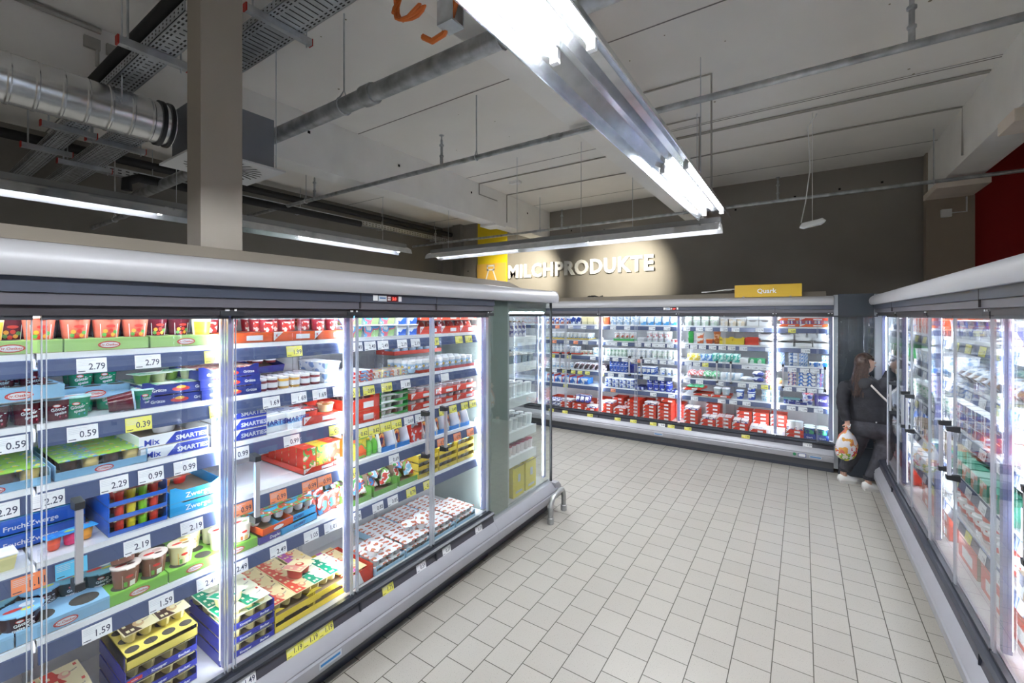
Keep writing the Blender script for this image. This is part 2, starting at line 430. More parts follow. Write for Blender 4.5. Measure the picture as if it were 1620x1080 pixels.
tag(MB().tube([(-6.1, 1.6, 3.36), (-6.1, 1.6, 3.46), (-6.1, 1.7, 3.52), (-6.1, 4.6, 3.52)], .05, 12).build('insulated_pipe', INS), 'black insulated pipe with a bent end behind the cable trays', 'pipe')

# conduits, small boxes
COND = mat('grey_plastic_conduit', (.40, .385, .36), .6)
def conduit(label, *paths, r=.009):
    b = MB()
    for p in paths: b.tube(p, r, 6)
    tag(b.build('electrical_conduit', COND), label, 'conduit')
zc = CEIL - .012
conduit('plastic conduit pair on the ceiling ending in hanging wires at the far beam', [(-1.33, 5.5, zc), (1.37, 5.5, zc)], [(-1.33, 5.53, zc), (1.37, 5.53, zc)])
conduit('conduit on the ceiling that drops down the side of the far beam', [(-1.33, 6.3, zc), (1.365, 6.3, zc), (1.365, 6.3, 3.65)])
conduit('conduit between the two beams running to the white ceiling box', [(-4.39, 5.6, zc), (-1.66, 5.6, zc)], [(-4.388, 5.6, zc), (-4.388, 5.6, 3.98), (-4.388, 6.1, 3.98)])
conduit('conduit between the two beams closest to the back wall', [(-4.39, 6.4, zc), (-1.66, 6.4, zc)], [(-4.388, 6.4, zc), (-4.388, 6.4, 3.66)])
conduit('conduit feeding the long lit lamp from the ceiling', [(-1.33, 4.2, zc), (-.675, 4.2, zc), (-.675, 4.2, 3.09)])
conduit('conduit feeding the lamp in front of the sign wall', [(-1.33, 5.05, zc), (-.93, 5.05, zc), (-.93, 5.0, 3.05)])
conduit('wide cable duct along the top of the beam above the spiral duct', [(-4.385, -3, CEIL - .03), (-4.385, 1.0, CEIL - .03)], r=.02)
conduit('thin wire line across the ceiling slab by the far beam', [(-1.33, 5.22, zc), (1.37, 5.22, zc)], r=.003)
for (x, y, s_, l) in ((-3.85, 5.85, (.09, .05, .04), 'small white box on the ceiling between the two beams'), (-5.4, 4.3, (.13, .06, .05), 'white box on the ceiling over the unlit end of the side lamp')):
    tag(MB().box(x - s_[0], x + s_[0], y - s_[1], y + s_[1], CEIL - s_[2], CEIL).build('ceiling_box', WHITE, smooth=False, bevel=.008), l, 'box')
for y, l in ((.95, 'grey junction box on the beam above the duct, the one on the plain stretch'), (1.075, 'grey junction box on the beam above the duct, right beside the black pipe')):
    b = MB().box(-4.398, -4.37, y - .045, y + .045, 3.98, 4.06).tube([(-4.385, y + .03, 3.98), (-4.385, y + .03, 3.86)], .012, 8)
    tag(b.build('junction_box', COND, smooth=False), l, 'junction box')
tag(MB().box(1.50, 1.60, WALL_Y - .19, WALL_Y - .14, 3.28, 3.38).tube([(1.6, WALL_Y - .16, 3.33), (1.74, WALL_Y - .16, 3.33), (1.74, WALL_Y - .16, 3.52)], .01, 6).build('junction_box', PAPER, smooth=False), 'small box with a pipe on the light pilaster under the far beam', 'junction box')
# hanging sensor plate
t = empty('hanging_sensor', (.085, 5.63, 2.97)); tag(t, 'small white sensor dish hanging on a wire from the ceiling', 'sensor')
b = MB().prism([(-.12, .0), (-.09, .035), (.09, .035), (.12, .0), (.08, -.02), (-.08, -.02)], -.11, .11, 'y')
o = b.build('dish', WHITE, t, bevel=.01); o.rotation_euler = (R(6), R(-10), 0)
MB().tube([(0, 0, .03), (0, 0, 1.19)], .003, 5).tube([(-.1, 0, .03), (-.06, 0, .25), (-.02, 0, .6), (-.04, 0, 1.05), (.04, 0, 1.17)], .006, 6).build('cable', WHITE, t)
# orange cable coil on bracket
t = empty('cable_bracket', (-1.5, 1.72, 3.6)); tag(t, 'grey metal cable bracket under the middle beam', 'bracket')
MB().box(-.05, .05, -.004, .004, -.12, 0).box(-.05, .05, -.09, -.082, -.12, 0).box(-.05, .05, -.09, .004, -.125, -.115).build('hook', GALV, t, smooth=False)
b = MB(); pts = []
for i in range(70):
    a = i / 70 * 2 * math.pi * 3.6
    pts.append((-1.72 + .11 * math.cos(a) * (1 + .04 * math.sin(i)), 1.60 + .02 * math.sin(i * .7), 3.66 + .10 * math.sin(a) - .004 * (i // 19)))
b.tube(pts, .009, 6)
b.tube([(-1.70, 1.68, 3.50), (-1.64, 1.69, 3.46), (-1.56, 1.69, 3.47), (-1.5, 1.68, 3.52), (-1.44, 1.66, 3.60), (-1.36, 1.62, 3.72)], .016, 7)
tag(b.build('orange_cable', mat('orange_cable_sheath', (.75, .19, .04), .5)), 'coil of orange cable hooked up beside the middle beam', 'cable')

# ------------------------------------------------------------------ linear lamps
TUBE = mat('lit_tube', (.93, .96, 1.0), .4, emit=TUBE_E)
REFL = mat('lamp_reflector', (.62, .64, .67), .16, .95, noise=.1, scale=14)
LBODY = mat('lamp_top_metal', (.36, .37, .38), .4, .6)
def lamp(loc, rz, L, segs, label, rods):
    t = empty('linear_ceiling_lamp', loc, rz); tag(t, label, 'ceiling lamp', 'long fluorescent lamps')
    # lengthwise along local x
    MB().prism([(-.035, .0), (.035, .0), (.03, .055), (-.03, .055)], 0, L).build('housing', LBODY, t, smooth=False)
    q = MB()
    prof = [(-.138, -.092), (-.118, -.04), (-.06, -.004), (-.02, -.006), (0, -.045), (.02, -.006), (.06, -.004), (.118, -.04), (.138, -.092)]
    out = [(.144, -.092), (.124, -.035), (.062, .002), (-.062, .002), (-.124, -.035), (-.144, -.092)]
    q.prism(prof + out, 0, L)
    q.build('reflector', REFL, t, angle=25)
    for (a, b_, lit) in segs:
        for yy in (-.075, .075):
            for e_ in (a, b_): MB().box(e_ - .012, e_ + .012, yy - .016, yy + .016, -.062, -.01).build('tube_holder', WHITE, t, smooth=False)
            if lit: MB().tube([(a + .02, yy, -.036), (b_ - .02, yy, -.036)], .013, 10).build('fluorescent_tube', TUBE, t)
    for x in rods: MB().tube([(x, 0, .05), (x, 0, CEIL - loc[2])], .0035, 6).build('suspension_rod', GALV, t)
lamp((-.71, -1.6, 3.02), R(90), 6.17, [(.05, 1.55, True), (1.57, 3.07, True), (4.6, 6.1, True)], 'long lamp over the aisle with lit tubes at both ends and a dark middle', (2.1, 5.5))
lamp((-4.84, 4.97, 2.97), 0, 4.13, [(.05, 1.55, True), (2.6, 4.1, True)], 'long lamp hanging across in front of the sign wall', (.35, 1.6, 2.55, 3.2, 3.9))
lamp((-4.76, -1.6, 2.97), R(90), 5.95, [(.05, 1.55, False), (1.6, 3.1, True), (4.4, 5.9, True)], 'long lamp over the hidden aisle behind the island cooler', (.5, 5.55, 3.2))
lamp((-.71, -6.3, 3.02), R(90), 4.6, [(.05, 1.55, True), (3.0, 4.5, True)], 'unseen long lamp added over the aisle behind the camera for hall fill', (.5, 4.2))  # added out of view to fill the hall with light
lamp((3.3, -3.0, 3.02), R(90), 6.0, [(.05, 1.55, True), (2.9, 4.4, True)], 'unseen long lamp added over the neighbouring aisle beyond the mirroring cooler for fill', (.5, 5.2))  # another added fill lamp, out of view past the cooler row
for x, l in ((-4.45, 'round black spotlight aimed at the first letters of the sign'), (-2.6, 'round black spotlight aimed at the last letters of the sign')):
    t = empty('ceiling_spotlight', (x, 6.75, 3.24)); tag(t, l, 'spotlight', 'spotlights on the sign wall')
    MB().lathe([(.045, -.02), (.062, .0), (.06, .05), (.03, .085), (.01, .09)], 14).build('housing', mat('spot_grey', (.09, .09, .09), .4), t)
    MB().tube([(0, 0, .08), (0, 0, .1), (0, .15, .16)], .008, 6).build('bracket', GALV, t)

# ------------------------------------------------------------------ sign wall
SIGNW = mat('white_letter_face', (.88, .87, .84), .4)
t = empty('sign_lettering', (-5.43, WALL_Y, 2.83)); tag(t, 'big white raised letters MILCHPRODUKTE on the taupe wall', 'sign')
Wd = 3.25
vs, fs, lo, hi = text_geo('MILCHPRODUKTE', .03)
sq = Wd / ((hi - lo) * .39 * 1.10)
xoff = 0
c = bpy.data.curves.new('t', 'FONT'); c.body = 'MILCHPRODUKTE'; c.size = .39; c.offset = .013; c.space_character = 1.10; c.extrude = .02; c.resolution_u = 3
o = bpy.data.objects.new('letters', c); COL.objects.link(o); me = bpy.data.meshes.new_from_object(o); bpy.data.objects.remove(o)
me.materials.clear(); me.materials.append(SIGNW)
o = bpy.data.objects.new('letters', me); COL.objects.link(o); o.parent = t; o.scale = (sq, 1, 1); o.rotation_euler = (R(90), 0, 0); o.location = (0, -.035, 0)
b = MB().box(0, .8, -.03, 0, 0, .98)
b2 = MB()
def barq(p, q, w_):
    p, q = Vector(p), Vector(q); d = (q - p).normalized(); n = Vector((-d.z, 0, d.x)) * w_ / 2
    b2.quad(p - n, q - n, q + n, p + n, 0)
for p, q, w_ in (((.28, -.033, .93), (.50, -.033, .93), .035), ((.28, -.033, .84), (.50, -.033, .84), .035), ((.295, -.033, .95), (.295, -.033, .82), .03), ((.485, -.033, .95), (.485, -.033, .82), .03),
                 ((.33, -.033, .84), (.22, -.033, .50), .035), ((.45, -.033, .84), (.58, -.033, .50), .035), ((.22, -.033, .5), (.22, -.033, .1), .035), ((.58, -.033, .5), (.58, -.033, .1), .035), ((.2, -.033, .1), (.6, -.033, .1), .035)):
    barq(p, q, w_)
t = empty('pictogram_sign', (-6.28, WALL_Y - .03, 2.2)); tag(t, 'yellow sign panel with a white bottle outline beside the big letters', 'sign')
b.build('panel', mat('warm_yellow_panel', (.83, .50, .10), .6), t, smooth=False); b2.build('bottle_pictogram', SIGNW, t, smooth=False)
# ------------------------------------------------------------------ refrigerated display coolers
# local axes: x along the front, y into the cooler, z up; the front glass stands at y = 0
def shelf_tops(kind):
    return {'A': (1.865, 1.615, 1.395, 1.125, .85), 'B': (1.865, 1.59, 1.335, 1.11, .84), 'W': (1.85, 1.585, 1.325, 1.065, .81), 'R': (1.85, 1.56, 1.27, .97, .70)}[kind]
CANP = [(.04, 2.13), (-.085, 2.13), (-.10, 2.15), (-.105, 2.185), (-.095, 2.215), (-.07, 2.238), (-.03, 2.25), (.04, 2.252)]
BUMP = [(.03, .145), (-.095, .15), (-.10, .16), (-.10, .215), (-.092, .225), (-.097, .235), (-.088, .258), (-.045, .302), (.03, .305)]
def door_leaf(t, x0, x1, hs, name='door'):
    d = MB().box(x0, x1, -.022, .004, .372, .392).box(x0, x1, -.02, .004, 1.985, 2.0).box(x0, x0 + .003, -.016, -.002, .39, 1.99, 1).box(x1 - .003, x1, -.016, -.002, .39, 1.99, 1)
    d = d.build(name, [mat('dark_door_edge', (.045, .05, .06), .35), mat('clear_edge_profile', (.62, .66, .72), .15, .3)], t, smooth=False)
    g = MB().box(x0 + .002, x1 - .002, -.012, -.006, .392, 1.985)
    g.build('pane', PANE, d, smooth=False)
    for x in (x0 + .013, x1 - .013): MB().box(x - .001, x + .001, -.014, -.004, .39, 1.985).build('edge_profile', MATS['clear_edge_profile'], d, smooth=False)
    if hs:
        hx = x0 + .085 if hs == 'l' else x1 - .085
        h = MB().box(hx - .010, hx + .010, -.062, -.046, 1.055, 1.325)
        h.build('handle', ALU, d, smooth=False)
        for za, zb in ((1.315, 1.352), (1.03, 1.067)):
            h = MB().prism([(-.008, za), (-.066, za + .006), (-.068, zb - .006), (-.008, zb)], hx - .013, hx + .013, 'x')
            h.build('handle_bracket', BLACK, d, smooth=False)
    return d

def cooler(label, origin, rz, W, sets, doors, posts, seam=None, ends=('', ''), cover=None, canopy=True):
    """sets: [(x0, x1, shelf kind)]"""
    t = empty('display_cooler', origin, rz); tag(t, label, 'display cooler')
    # body: tub, back, roof, sides
    b = MB().box(0, W, .02, .90, .14, .36).box(0, W, .70, .90, .36, 2.10).box(0, W, .03, .90, 2.06, 2.245)
    b.build('body', mat('cooler_body_sheet', (.33, .34, .36), .5, .2), t, smooth=False)
    b = MB().box(.002, W - .002, .66, .699, .36, 2.06).box(.002, W - .002, .06, .69, 2.045, 2.062)
    for i in range(int(W / .625)):  # upright slotted rails
        x = .05 + i * .625
        b.box(x - .012, x + .012, .652, .66, .38, 2.04, 1)
    b.build('inner_back_panel', [INNER, SILVER], t, smooth=False)
    MB().box(.002, W - .002, .012, .66, .345, .365).box(.002, W - .002, .012, .03, .345, .385).build('bottom_deck', INNER, t, smooth=False)
    MB().box(0, W, 0, .03, .045, .145, 0).box(0, W, .012, .03, .0, .045, 1).build('kick_plate', [KICK, DARK], t, smooth=False)
    MB().prism(BUMP, 0, W, 'x').build('bumper', SILVER, t, angle=30)
    b = MB().prism([(.0, .30), (-.052, .298), (-.040, .352), (0, .352)], 0, W, 'x').prism([(.0, .345), (-.045, .345), (-.058, .355), (-.058, .368), (-.042, .378), (0, .378)], 0, W, 'x', 1)
    if seam is not None: b.box(seam - .004, seam + .004, -.06, -.03, .30, .355, 1)
    b.build('base_price_strip', [STRIPM, mat('charcoal_roll', (.022, .025, .036), .42)], t, angle=30)
    if canopy:
        b = MB().prism(CANP, 0, W, 'x')
        b.build('canopy', CANOPY, t, angle=50)
    b = MB().box(0, W, -.058, .04, 2.078, 2.13, 0).box(0, W, -.048, .04, 2.036, 2.076, 1).box(0, W, -.03, .06, 2.0, 2.036, 2)
    if seam is not None: b.box(seam - .003, seam + .003, -.0595, -.05, 2.04, 2.13, 2)
    b.build('header', [DARK, DARKGREY, BROWNBLACK], t, smooth=False)
    if cover:
        a0, a1 = cover
        b = MB().prism([(-.03, 2.251), (.135, 2.32), (.16, 2.32), (.16, 2.25)], a0, a1, 'x')
        b.build('top_cover', BEIGE, t, smooth=False)
    # light: strip under the header and upright strips beside the door posts
    b = MB().box(.02, W - .02, .055, .075, 2.028, 2.044)
    b.build('header_light', LED, t, smooth=False)
    for x in posts:
        p = MB().box(x - .020, x + .020, .018, .034, .40, 2.0).build('door_post', POST, t, smooth=False)
        MB().box(x - .018, x + .018, .036, .050, .40, 2.0).build('backing', POSTB, p, smooth=False)
        MB().box(x - .018, x + .018, .0502, .053, .42, 1.98).build('light_strip', LED, p, smooth=False)
        MB().box(x - .05, x + .05, -.035, -.005, 1.998, 2.02).box(x - .03, x - .012, -.033, -.028, 2.012, 2.03, 1).box(x + .008, x + .018, -.033, -.028, 2.012, 2.03, 1).build('hinge', [BLACK, WHITE], t, smooth=False)
    for x0, x1, kind in sets:
        for z in shelf_tops(kind):
            s = MB().box(x0 + .004, x1 - .004, .085, .60, z - .022, z - .004).box(x0 + .004, x1 - .004, .082, .105, z - .03, z, 0)
            s.box(x0 + .006, x0 + .012, .15, .65, z - .075, z - .02).box(x1 - .012, x1 - .006, .15, .65, z - .075, z - .02)
            s = s.build('shelf', LIP, t, smooth=False)
            r = MB().prism([(.082, z - .022), (.076, z - .024), (.066, z - .082), (.082, z - .086)], x0 + .006, x1 - .006, 'x')
            r.build('price_rail', RAIL, s, smooth=False)
            g = MB().box(x0 + .006, x1 - .006, .081, .083, z, z + .045)
            g.build('guard', GUARD, s, smooth=False)
            MB().box(x0 + .02, x1 - .02, .112, .124, z - .034, z - .030).build('added_shelf_light', LEDS, s, smooth=False)  # added fill strip, evens out the light on the shelf below
    for dd in doors: door_leaf(t, *dd)
    if ends[0]: MB().box(-.045, 0, -.05, .9, .07, 2.262).build('end_panel', CAPGREY, t, smooth=False, bevel=.006)
    if ends[1]: MB().box(W, W + .045, -.05, .9, .07, 2.262).build('end_panel', CAPGREY, t, smooth=False, bevel=.006)
    return t

def control(t, x):
    """temperature display set in the header"""
    b = MB().box(x, x + .032, -.062, -.058, 2.088, 2.122, 0).box(x + .038, x + .10, -.062, -.058, 2.086, 2.12, 1).box(x + .105, x + .19, -.062, -.058, 2.086, 2.122, 2)
    b.box(x + .195, x + .217, -.062, -.058, 2.088, 2.12, 0)
    b.box(x + .047, x + .092, -.0625, -.062, 2.102, 2.109, 3)
    for i, (dx, dz) in enumerate(((0, 0), (.012, 0), (0, .014), (.012, .014))): b.box(x + .108 + dx, x + .116 + dx, -.063, -.062, 2.092 + dz, 2.102 + dz, 0)
    b.text('5.0', (x + .158, -.0632, 2.094), (1, 0, 0), (0, 0, 1), .026, 4)
    b.build('temperature_display', [WHITE, mat('sticker_silver', (.6, .66, .72), .4), mat('display_dark_red', (.10, .004, .006), .3), mat('sticker_blue', (.03, .16, .42), .4), mat('display_glow', (1, .06, .04), .4, emit=1.5)], t, smooth=False)

RZ = R(90)
island_a = cooler('long island cooler with desserts behind glass doors, grey column behind it', (-2.17, -.9, 0), RZ, 2.5, [(.02, 1.24, 'A'), (1.24, 2.478, 'A')],
    [(.02, .6, 'l'), (.61, 1.22, 'l'), (1.24, 1.82, 'l'), (1.84, 2.475, 'l')], (1.83, 2.475), 2.494, cover=(0, 2.5))
island_b = cooler('island cooler with red and white children desserts next to the side glass', (-2.17, 1.6, 0), RZ, 1.3, [(.0, 1.275, 'B')],
    [(.0, .615, 'r'), (.63, 1.27, 'l')], (1.272,), .62, cover=(0, 1.3))
control(island_b, .08)
wall_a = cooler('wall cooler below the white lettering, full of yoghurt cups and red trays', (-4.05, 6.87, 0), 0, 2.5, [(.02, 1.23, 'W'), (1.23, 2.48, 'W')],
    [(.0, .59, 'r'), (.6, 1.215, 'l'), (1.23, 1.83, 'r'), (1.85, 2.475, 'l')], (1.223, 2.485), 1.223, cover=(0, 2.5))
wall_b = cooler('wall cooler under the yellow Quark sign with cream cheese and tubs', (-1.55, 6.87, 0), 0, 1.875, [(.02, 1.24, 'W'), (1.24, 1.85, 'W')],
    [(.01, .61, 'r'), (.62, 1.235, 'l'), (1.245, 1.85, 'l')], (1.238, 1.845), 1.24, ends=('', 'y'), cover=(0, 1.80))
control(wall_a, 2.28)
wall_c = cooler('wall cooler continuing behind the island cooler end', (-6.55, 6.87, 0), 0, 2.5, [(.02, 1.23, 'W'), (1.23, 2.48, 'W')], [(.0, .6, 'r'), (.62, 1.22, 'l'), (1.23, 1.83, 'r'), (1.85, 2.48, 'l')], (1.223, 2.485), 1.223)
mir_b = cooler('mirroring glass door cooler the woman reaches into', (.77, 6.785, 0), -RZ, 2.51, [(.0, 1.26, 'R'), (1.26, 2.5, 'R')],
    [(.635, 1.24, 'r'), (1.27, 1.88, 'r'), (1.895, 2.5, 'l')], (.012, 1.26, 2.50), 1.26, ends=('y', ''))
mir_a = cooler('mirroring glass door cooler with red cartons at the frame edge', (.77, 4.275, 0), -RZ, 2.5, [(.0, 1.25, 'R'), (1.25, 2.5, 'R')],
    [(.01, .62, 'r'), (.63, 1.245, 'l'), (1.26, 1.87, 'r'), (1.88, 2.49, 'l')], (1.25, 2.49), 1.25)
mir_0 = cooler('mirroring glass door cooler beside the camera', (.77, 1.775, 0), -RZ, 2.5, [(.0, 1.25, 'R'), (1.25, 2.5, 'R')],
    [(.01, .62, 'r'), (.63, 1.245, 'l'), (1.26, 1.87, 'r'), (1.88, 2.49, 'l')], (1.25, 2.49), 1.25)
# open leaf of the mirroring cooler, hinged at its far end and turned into the aisle
d = door_leaf(mir_b, .0, .60, 'r')
d.name = 'open_door'; d.location = (-.0, -.02, 0); d.rotation_euler = (0, 0, -R(88)); d['label'] = 'door leaf standing open'

# dark corner filler between wall cooler and mirroring cooler
tag(MB().box(.37, .72, 6.84, 6.9, .0, 2.27).build('corner_panel', mat('corner_panel_slate', (.055, .065, .082), .32, .1, noise=.03, scale=4), smooth=False), 'dark slate panel closing the corner behind the woman', 'panel')

# head cooler: faces the back wall, seen through its side glass
t = empty('display_cooler', (-2.17, 3.93, 0), math.pi); tag(t, 'head cooler of the island seen through its tinted side glass', 'display cooler')
W = 1.8
MB().box(0.0, W, .75, 1.03, .30, 2.10).box(0, W, .02, .9, .14, .30).box(.02, W, .03, 1.03, 2.04, 2.245).build('body', mat('green_grey_side_wall', (.26, .30, .28), .4, .1), t, smooth=False)
MB().box(.02, W, .70, .748, .30, 2.04).box(W - .02, W, .05, .75, .3, 2.04).build('inner_back_panel', INNER, t, smooth=False)
MB().box(.01, W, .0, .75, .29, .32).build('bottom_deck', INNER, t, smooth=False)
MB().box(-.024, -.017, .0, 1.03, .302, 2.13).build('side_glass', SIDEGLASS, t, smooth=False)
MB().box(-.030, -.008, -.012, .004, .302, 2.13).build('edge_seal', BLACK, t, smooth=False)
MB().box(.02, W, .0, .02, .0, .14).box(0.02, .04, .0, 1.03, .0, .14).build('kick_plate', DARKGREY, t, smooth=False)
b = MB().prism([(-y + .0, z) for y, z in [(-a, b_) for a, b_ in BUMP]], -.01, 1.029, 'y')
b.build('side_bumper', SILVER, t, angle=30)
MB().prism(BUMP, -.09, W, 'x').build('bumper', SILVER, t, angle=30)
MB().prism([(a, b_) for a, b_ in CANP], -.0, 1.03, 'y').build('side_canopy', CANOPY, t, angle=50)
MB().prism(CANP, -.06, W, 'x').build('canopy', CANOPY, t, angle=50)
MB().prism([(-.0, 2.251), (.15, 2.32), (.2, 2.32), (.2, 2.25)], .52, 1.03, 'y').build('top_cover', BEIGE, t, smooth=False)
MB().box(.03, W, .05, .07, 2.02, 2.036).build('header_light', LED, t, smooth=False)
p = MB().box(.02, .04, .03, .075, .35, 2.0).build('door_post', POST, t, smooth=False)
MB().box(.018, .024, .085, .093, .38, 1.98).build('light_strip', LED, p, smooth=False)
HEADZ = (1.80, 1.555, 1.24, .93, .70)
for i, z in enumerate(HEADZ):
    s = MB().box(.04, W - .05, .22, .70, z - .018, z).box(.035, .039, .20, .70, z - .085, z + .0, 0).build('shelf', LIP, t, smooth=False)
MB().box(.02, .55, -.008, -.002, .33, 2.0).build('door', PANE, t, smooth=False)
MB().box(.1, .115, .0, .004, 2.04, 2.1).build('hook', ALU, t, smooth=False)
head = t
# blue maker plates on the bumpers, small stickers
def plate(t, x, mi=0, w_=.13):
    b = MB().box(x, x + w_, -.1015, -.0995, .172, .205, 0).box(x + .008, x + w_ - .008, -.1022, -.1015, .182, .195, 1)
    b.build('maker_plate', [mat('plate_silver', (.5, .55, .6), .4), mat('plate_blue', (.03, .2, .5), .4)], t, smooth=False)
plate(island_a, 2.21); plate(wall_a, 2.15); plate(wall_b, 1.62)
q = MB().box(-.1015, -.0995, .02, .11, .185, .21).build('maker_plate', mat('plate_blue', (.03, .2, .5), .4), head, smooth=False)
b = MB().box(1.50, 1.585, -.1015, -.0995, .168, .215, 1).box(1.506, 1.579, -.1022, -.1015, .174, .209, 0)
b.lathe([(.02, 0), (.02, .002)], 12, (0, 0, 0), 2); n = len(b.v) - 24
for i in range(n, len(b.v)): x, y, z = b.v[i]; b.v[i] = (1.46 + x, -.0995 - z, .195 + y)
b.build('sticker', [PAPER, mat('sticker_navy', (.02, .05, .25), .4), mat('sticker_green', (.02, .25, .1), .4)], wall_b, smooth=False)
# bumper rail of galvanised tube at the island end
t = empty('trolley_guard_rail', (-2.1, 3.98, 0)); tag(t, 'bent galvanised tube guard standing on the floor at the island end', 'guard rail')
pts = [(.084, -.297, .02), (.084, -.297, .14), (.083, -.28, .19), (.080, -.24, .225), (.075, -.18, .235), (.062, -.06, .235), (.056, .0, .225), (.053, .03, .19), (.053, .04, .14), (.053, .04, .02)]
G2 = mat('galvanised_guard', (.42, .43, .43), .4, .7, noise=.1, scale=20)
MB().tube(pts, .025, 12).build('tube', G2, t)
MB().lathe([(.032, 0), (.032, .055), (.027, .06)], 12, (.084, -.297, 0)).lathe([(.032, 0), (.032, .055), (.027, .06)], 12, (.053, .04, 0)).build('foot', G2, t)
# Quark sign
t = empty('hanging_sign', (-.795, 6.82, 2.252)); tag(t, 'yellow Quark sign standing on the wall cooler canopy', 'sign')
b = MB().box(0, .785, -.006, .006, 0, .17).text('Quark', (.39, -.0075, .055), (1, 0, 0), (0, 0, 1), .085, 1, bold=.02)
b.build('panel', [mat('quark_sign_yellow', (.72, .45, .02), .5), SIGNW], t, smooth=False)
MB().box(.1, .12, -.02, .02, -.002, .01).box(.65, .67, -.02, .02, -.002, .01).build('holder', SILVER, t, smooth=False)
tag(MB().tube([(-3.05 + .14 * math.cos(a), 7.2 + .08 * math.sin(a), 2.33 + .015 * math.sin(3 * a)) for a in [i * .45 for i in range(26)]], .012, 6).build('cable_coil', BLACK), 'flat black cable coil lying on top of the wall cooler', 'cable')
tag(MB().tube([(-1.25, 6.95, 2.345), (-1.1, 6.93, 2.35), (-.92, 6.92, 2.375), (-.8, 6.93, 2.375)], .007, 6).tube([(-1.2, 6.95, 2.34), (-1.0, 6.96, 2.36), (-.85, 6.95, 2.365)], .005, 6).build('cable', PAPER), 'loose pale cables on the cooler top beside the Quark sign', 'cable')
# ------------------------------------------------------------------ groceries
random.seed(11)
def rgb(h): 
    h = h.lstrip('#'); v = [int(h[i:i + 2], 16) / 255 for i in (0, 2, 4)]
    return tuple(((c + .055) / 1.055) ** 2.4 if c > .04 else c / 12.92 for c in v)
def pm(h, rough=.38): return mat('ink_' + h.lstrip('#').lower(), rgb(h), rough)
def pr(name, *hs, scale=14., stretch=(1, 1, 1), off=0.): return printmat('print_' + name, [rgb(h) for h in hs], scale, stretch, off=off)
FOIL = mat('silver_foil', (.62, .63, .66), .25, .7)
LIDW = mat('white_lid', (.80, .81, .83), .35)
REDK = pm('#d23a22'); ORNG = pm('#e8602c'); GRNT = pm('#a9cf7c'); BLUT = pm('#8fbfe0'); NAVY = pm('#1e2f86'); CYAN = pm('#2e9fd8')
YELL = pm('#e3c93a'); CARD = mat('brown_cardboard', (.30, .22, .14), .7); WHT = pm('#e9ecef'); BLU = pm('#2461c4'); GRNK = pm('#2fa04a')
LOGOR = pm('#d4362c'); DARKH = mat('dark_hollow', (.05, .045, .04), .8)
CLEAR = glass('clear_pack_plastic', (.93, .94, .95), .10, .08)

def fin(mb, name, mats, label, cat, **k):
    o = mb.build(name, mats, **k); o['category'] = cat; o['label'] = label; return o
def oval_logo(b, x, y, z, w_, mr, mw, uz=(0, 0, 1), mt=None, txt=None):
    b.oval((x, y, z), (1, 0, 0), uz, w_, w_ * .42, mr); b.oval((x, y - .0004, z), (1, 0, 0), uz, w_ * .86, w_ * .31, mw)
    if txt: b.text(txt, (x, y - .0008, z - w_ * .13), (1, 0, 0), uz, w_ * .38, mr, .02)

def cup(name, r, h, body, lid, label=None, taper=.78, n=16, sep=True, dome=False, lidr=1.06, cat='cup', lab='cup', lz=(.18, .82), arc=1.0, deco=None, dm=()):
    b = MB(); zs = (0, lz[0] * h, lz[1] * h, h)
    for z in zs:
        rr = r * (taper + (1 - taper) * z / h)
        b.v += [(rr * math.cos(2 * math.pi * i / n), rr * math.sin(2 * math.pi * i / n), z) for i in range(n)]
    for j in range(3):
        for i in range(n):
            i2 = (i + 1) % n; a = 2 * math.pi * (i + .5) / n + math.pi / 2
            front = abs((a + math.pi) % (2 * math.pi) - math.pi) < arc
            b.f.append((j * n + i, j * n + i2, (j + 1) * n + i2, (j + 1) * n + i)); b.m.append(1 if (label is not None and j == 1 and front) else 0)
    b.f.append(tuple(range(n - 1, -1, -1))); b.m.append(0)
    if deco:
        q = MB(); deco(q); k0 = len(b.v)
        for x, y, z in q.v:
            rr = r * (taper + (1 - taper) * z / h) + .0006 - y; b.v.append((rr * math.sin(x / r), -rr * math.cos(x / r), z))
        b.f += [tuple(k0 + i for i in f_) for f_ in q.f]; b.m += [3 + i for i in q.m]
    L_ = [(r * lidr, h - .003), (r * lidr, h + .002)] + ([(r * .9, h + .006), (r * .5, h + .012)] if dome else [(r * .96, h + .0035)])
    mats = [body, label or body, lid] + list(dm)
    if sep:
        o = b.build(name, mats)
        q = MB().lathe(L_, n); q.box(-r * .3, r * .3, -r * 1.22, -r, h - .002, h + .001)
        q.oval((-r * .35, -r * .1, h + .0042), (1, 0, 0), (0, 1, 0), r * .42, r * .2, 1).oval((r * .3, r * .25, h + .0042), (1, 0, 0), (0, 1, 0), r * .35, r * .3, 2).oval((r * .25, -r * .4, h + .0042), (1, 0, 0), (0, 1, 0), r * .3, r * .16, 3)
        q.build('lid', [lid] + list(dm[:3]) + [LOGOR] * (3 - len(dm[:3])), o)
    else:
        b.lathe(L_, n, mi=2); o = b.build(name, mats)
    o['category'] = cat; o['label'] = lab; return o

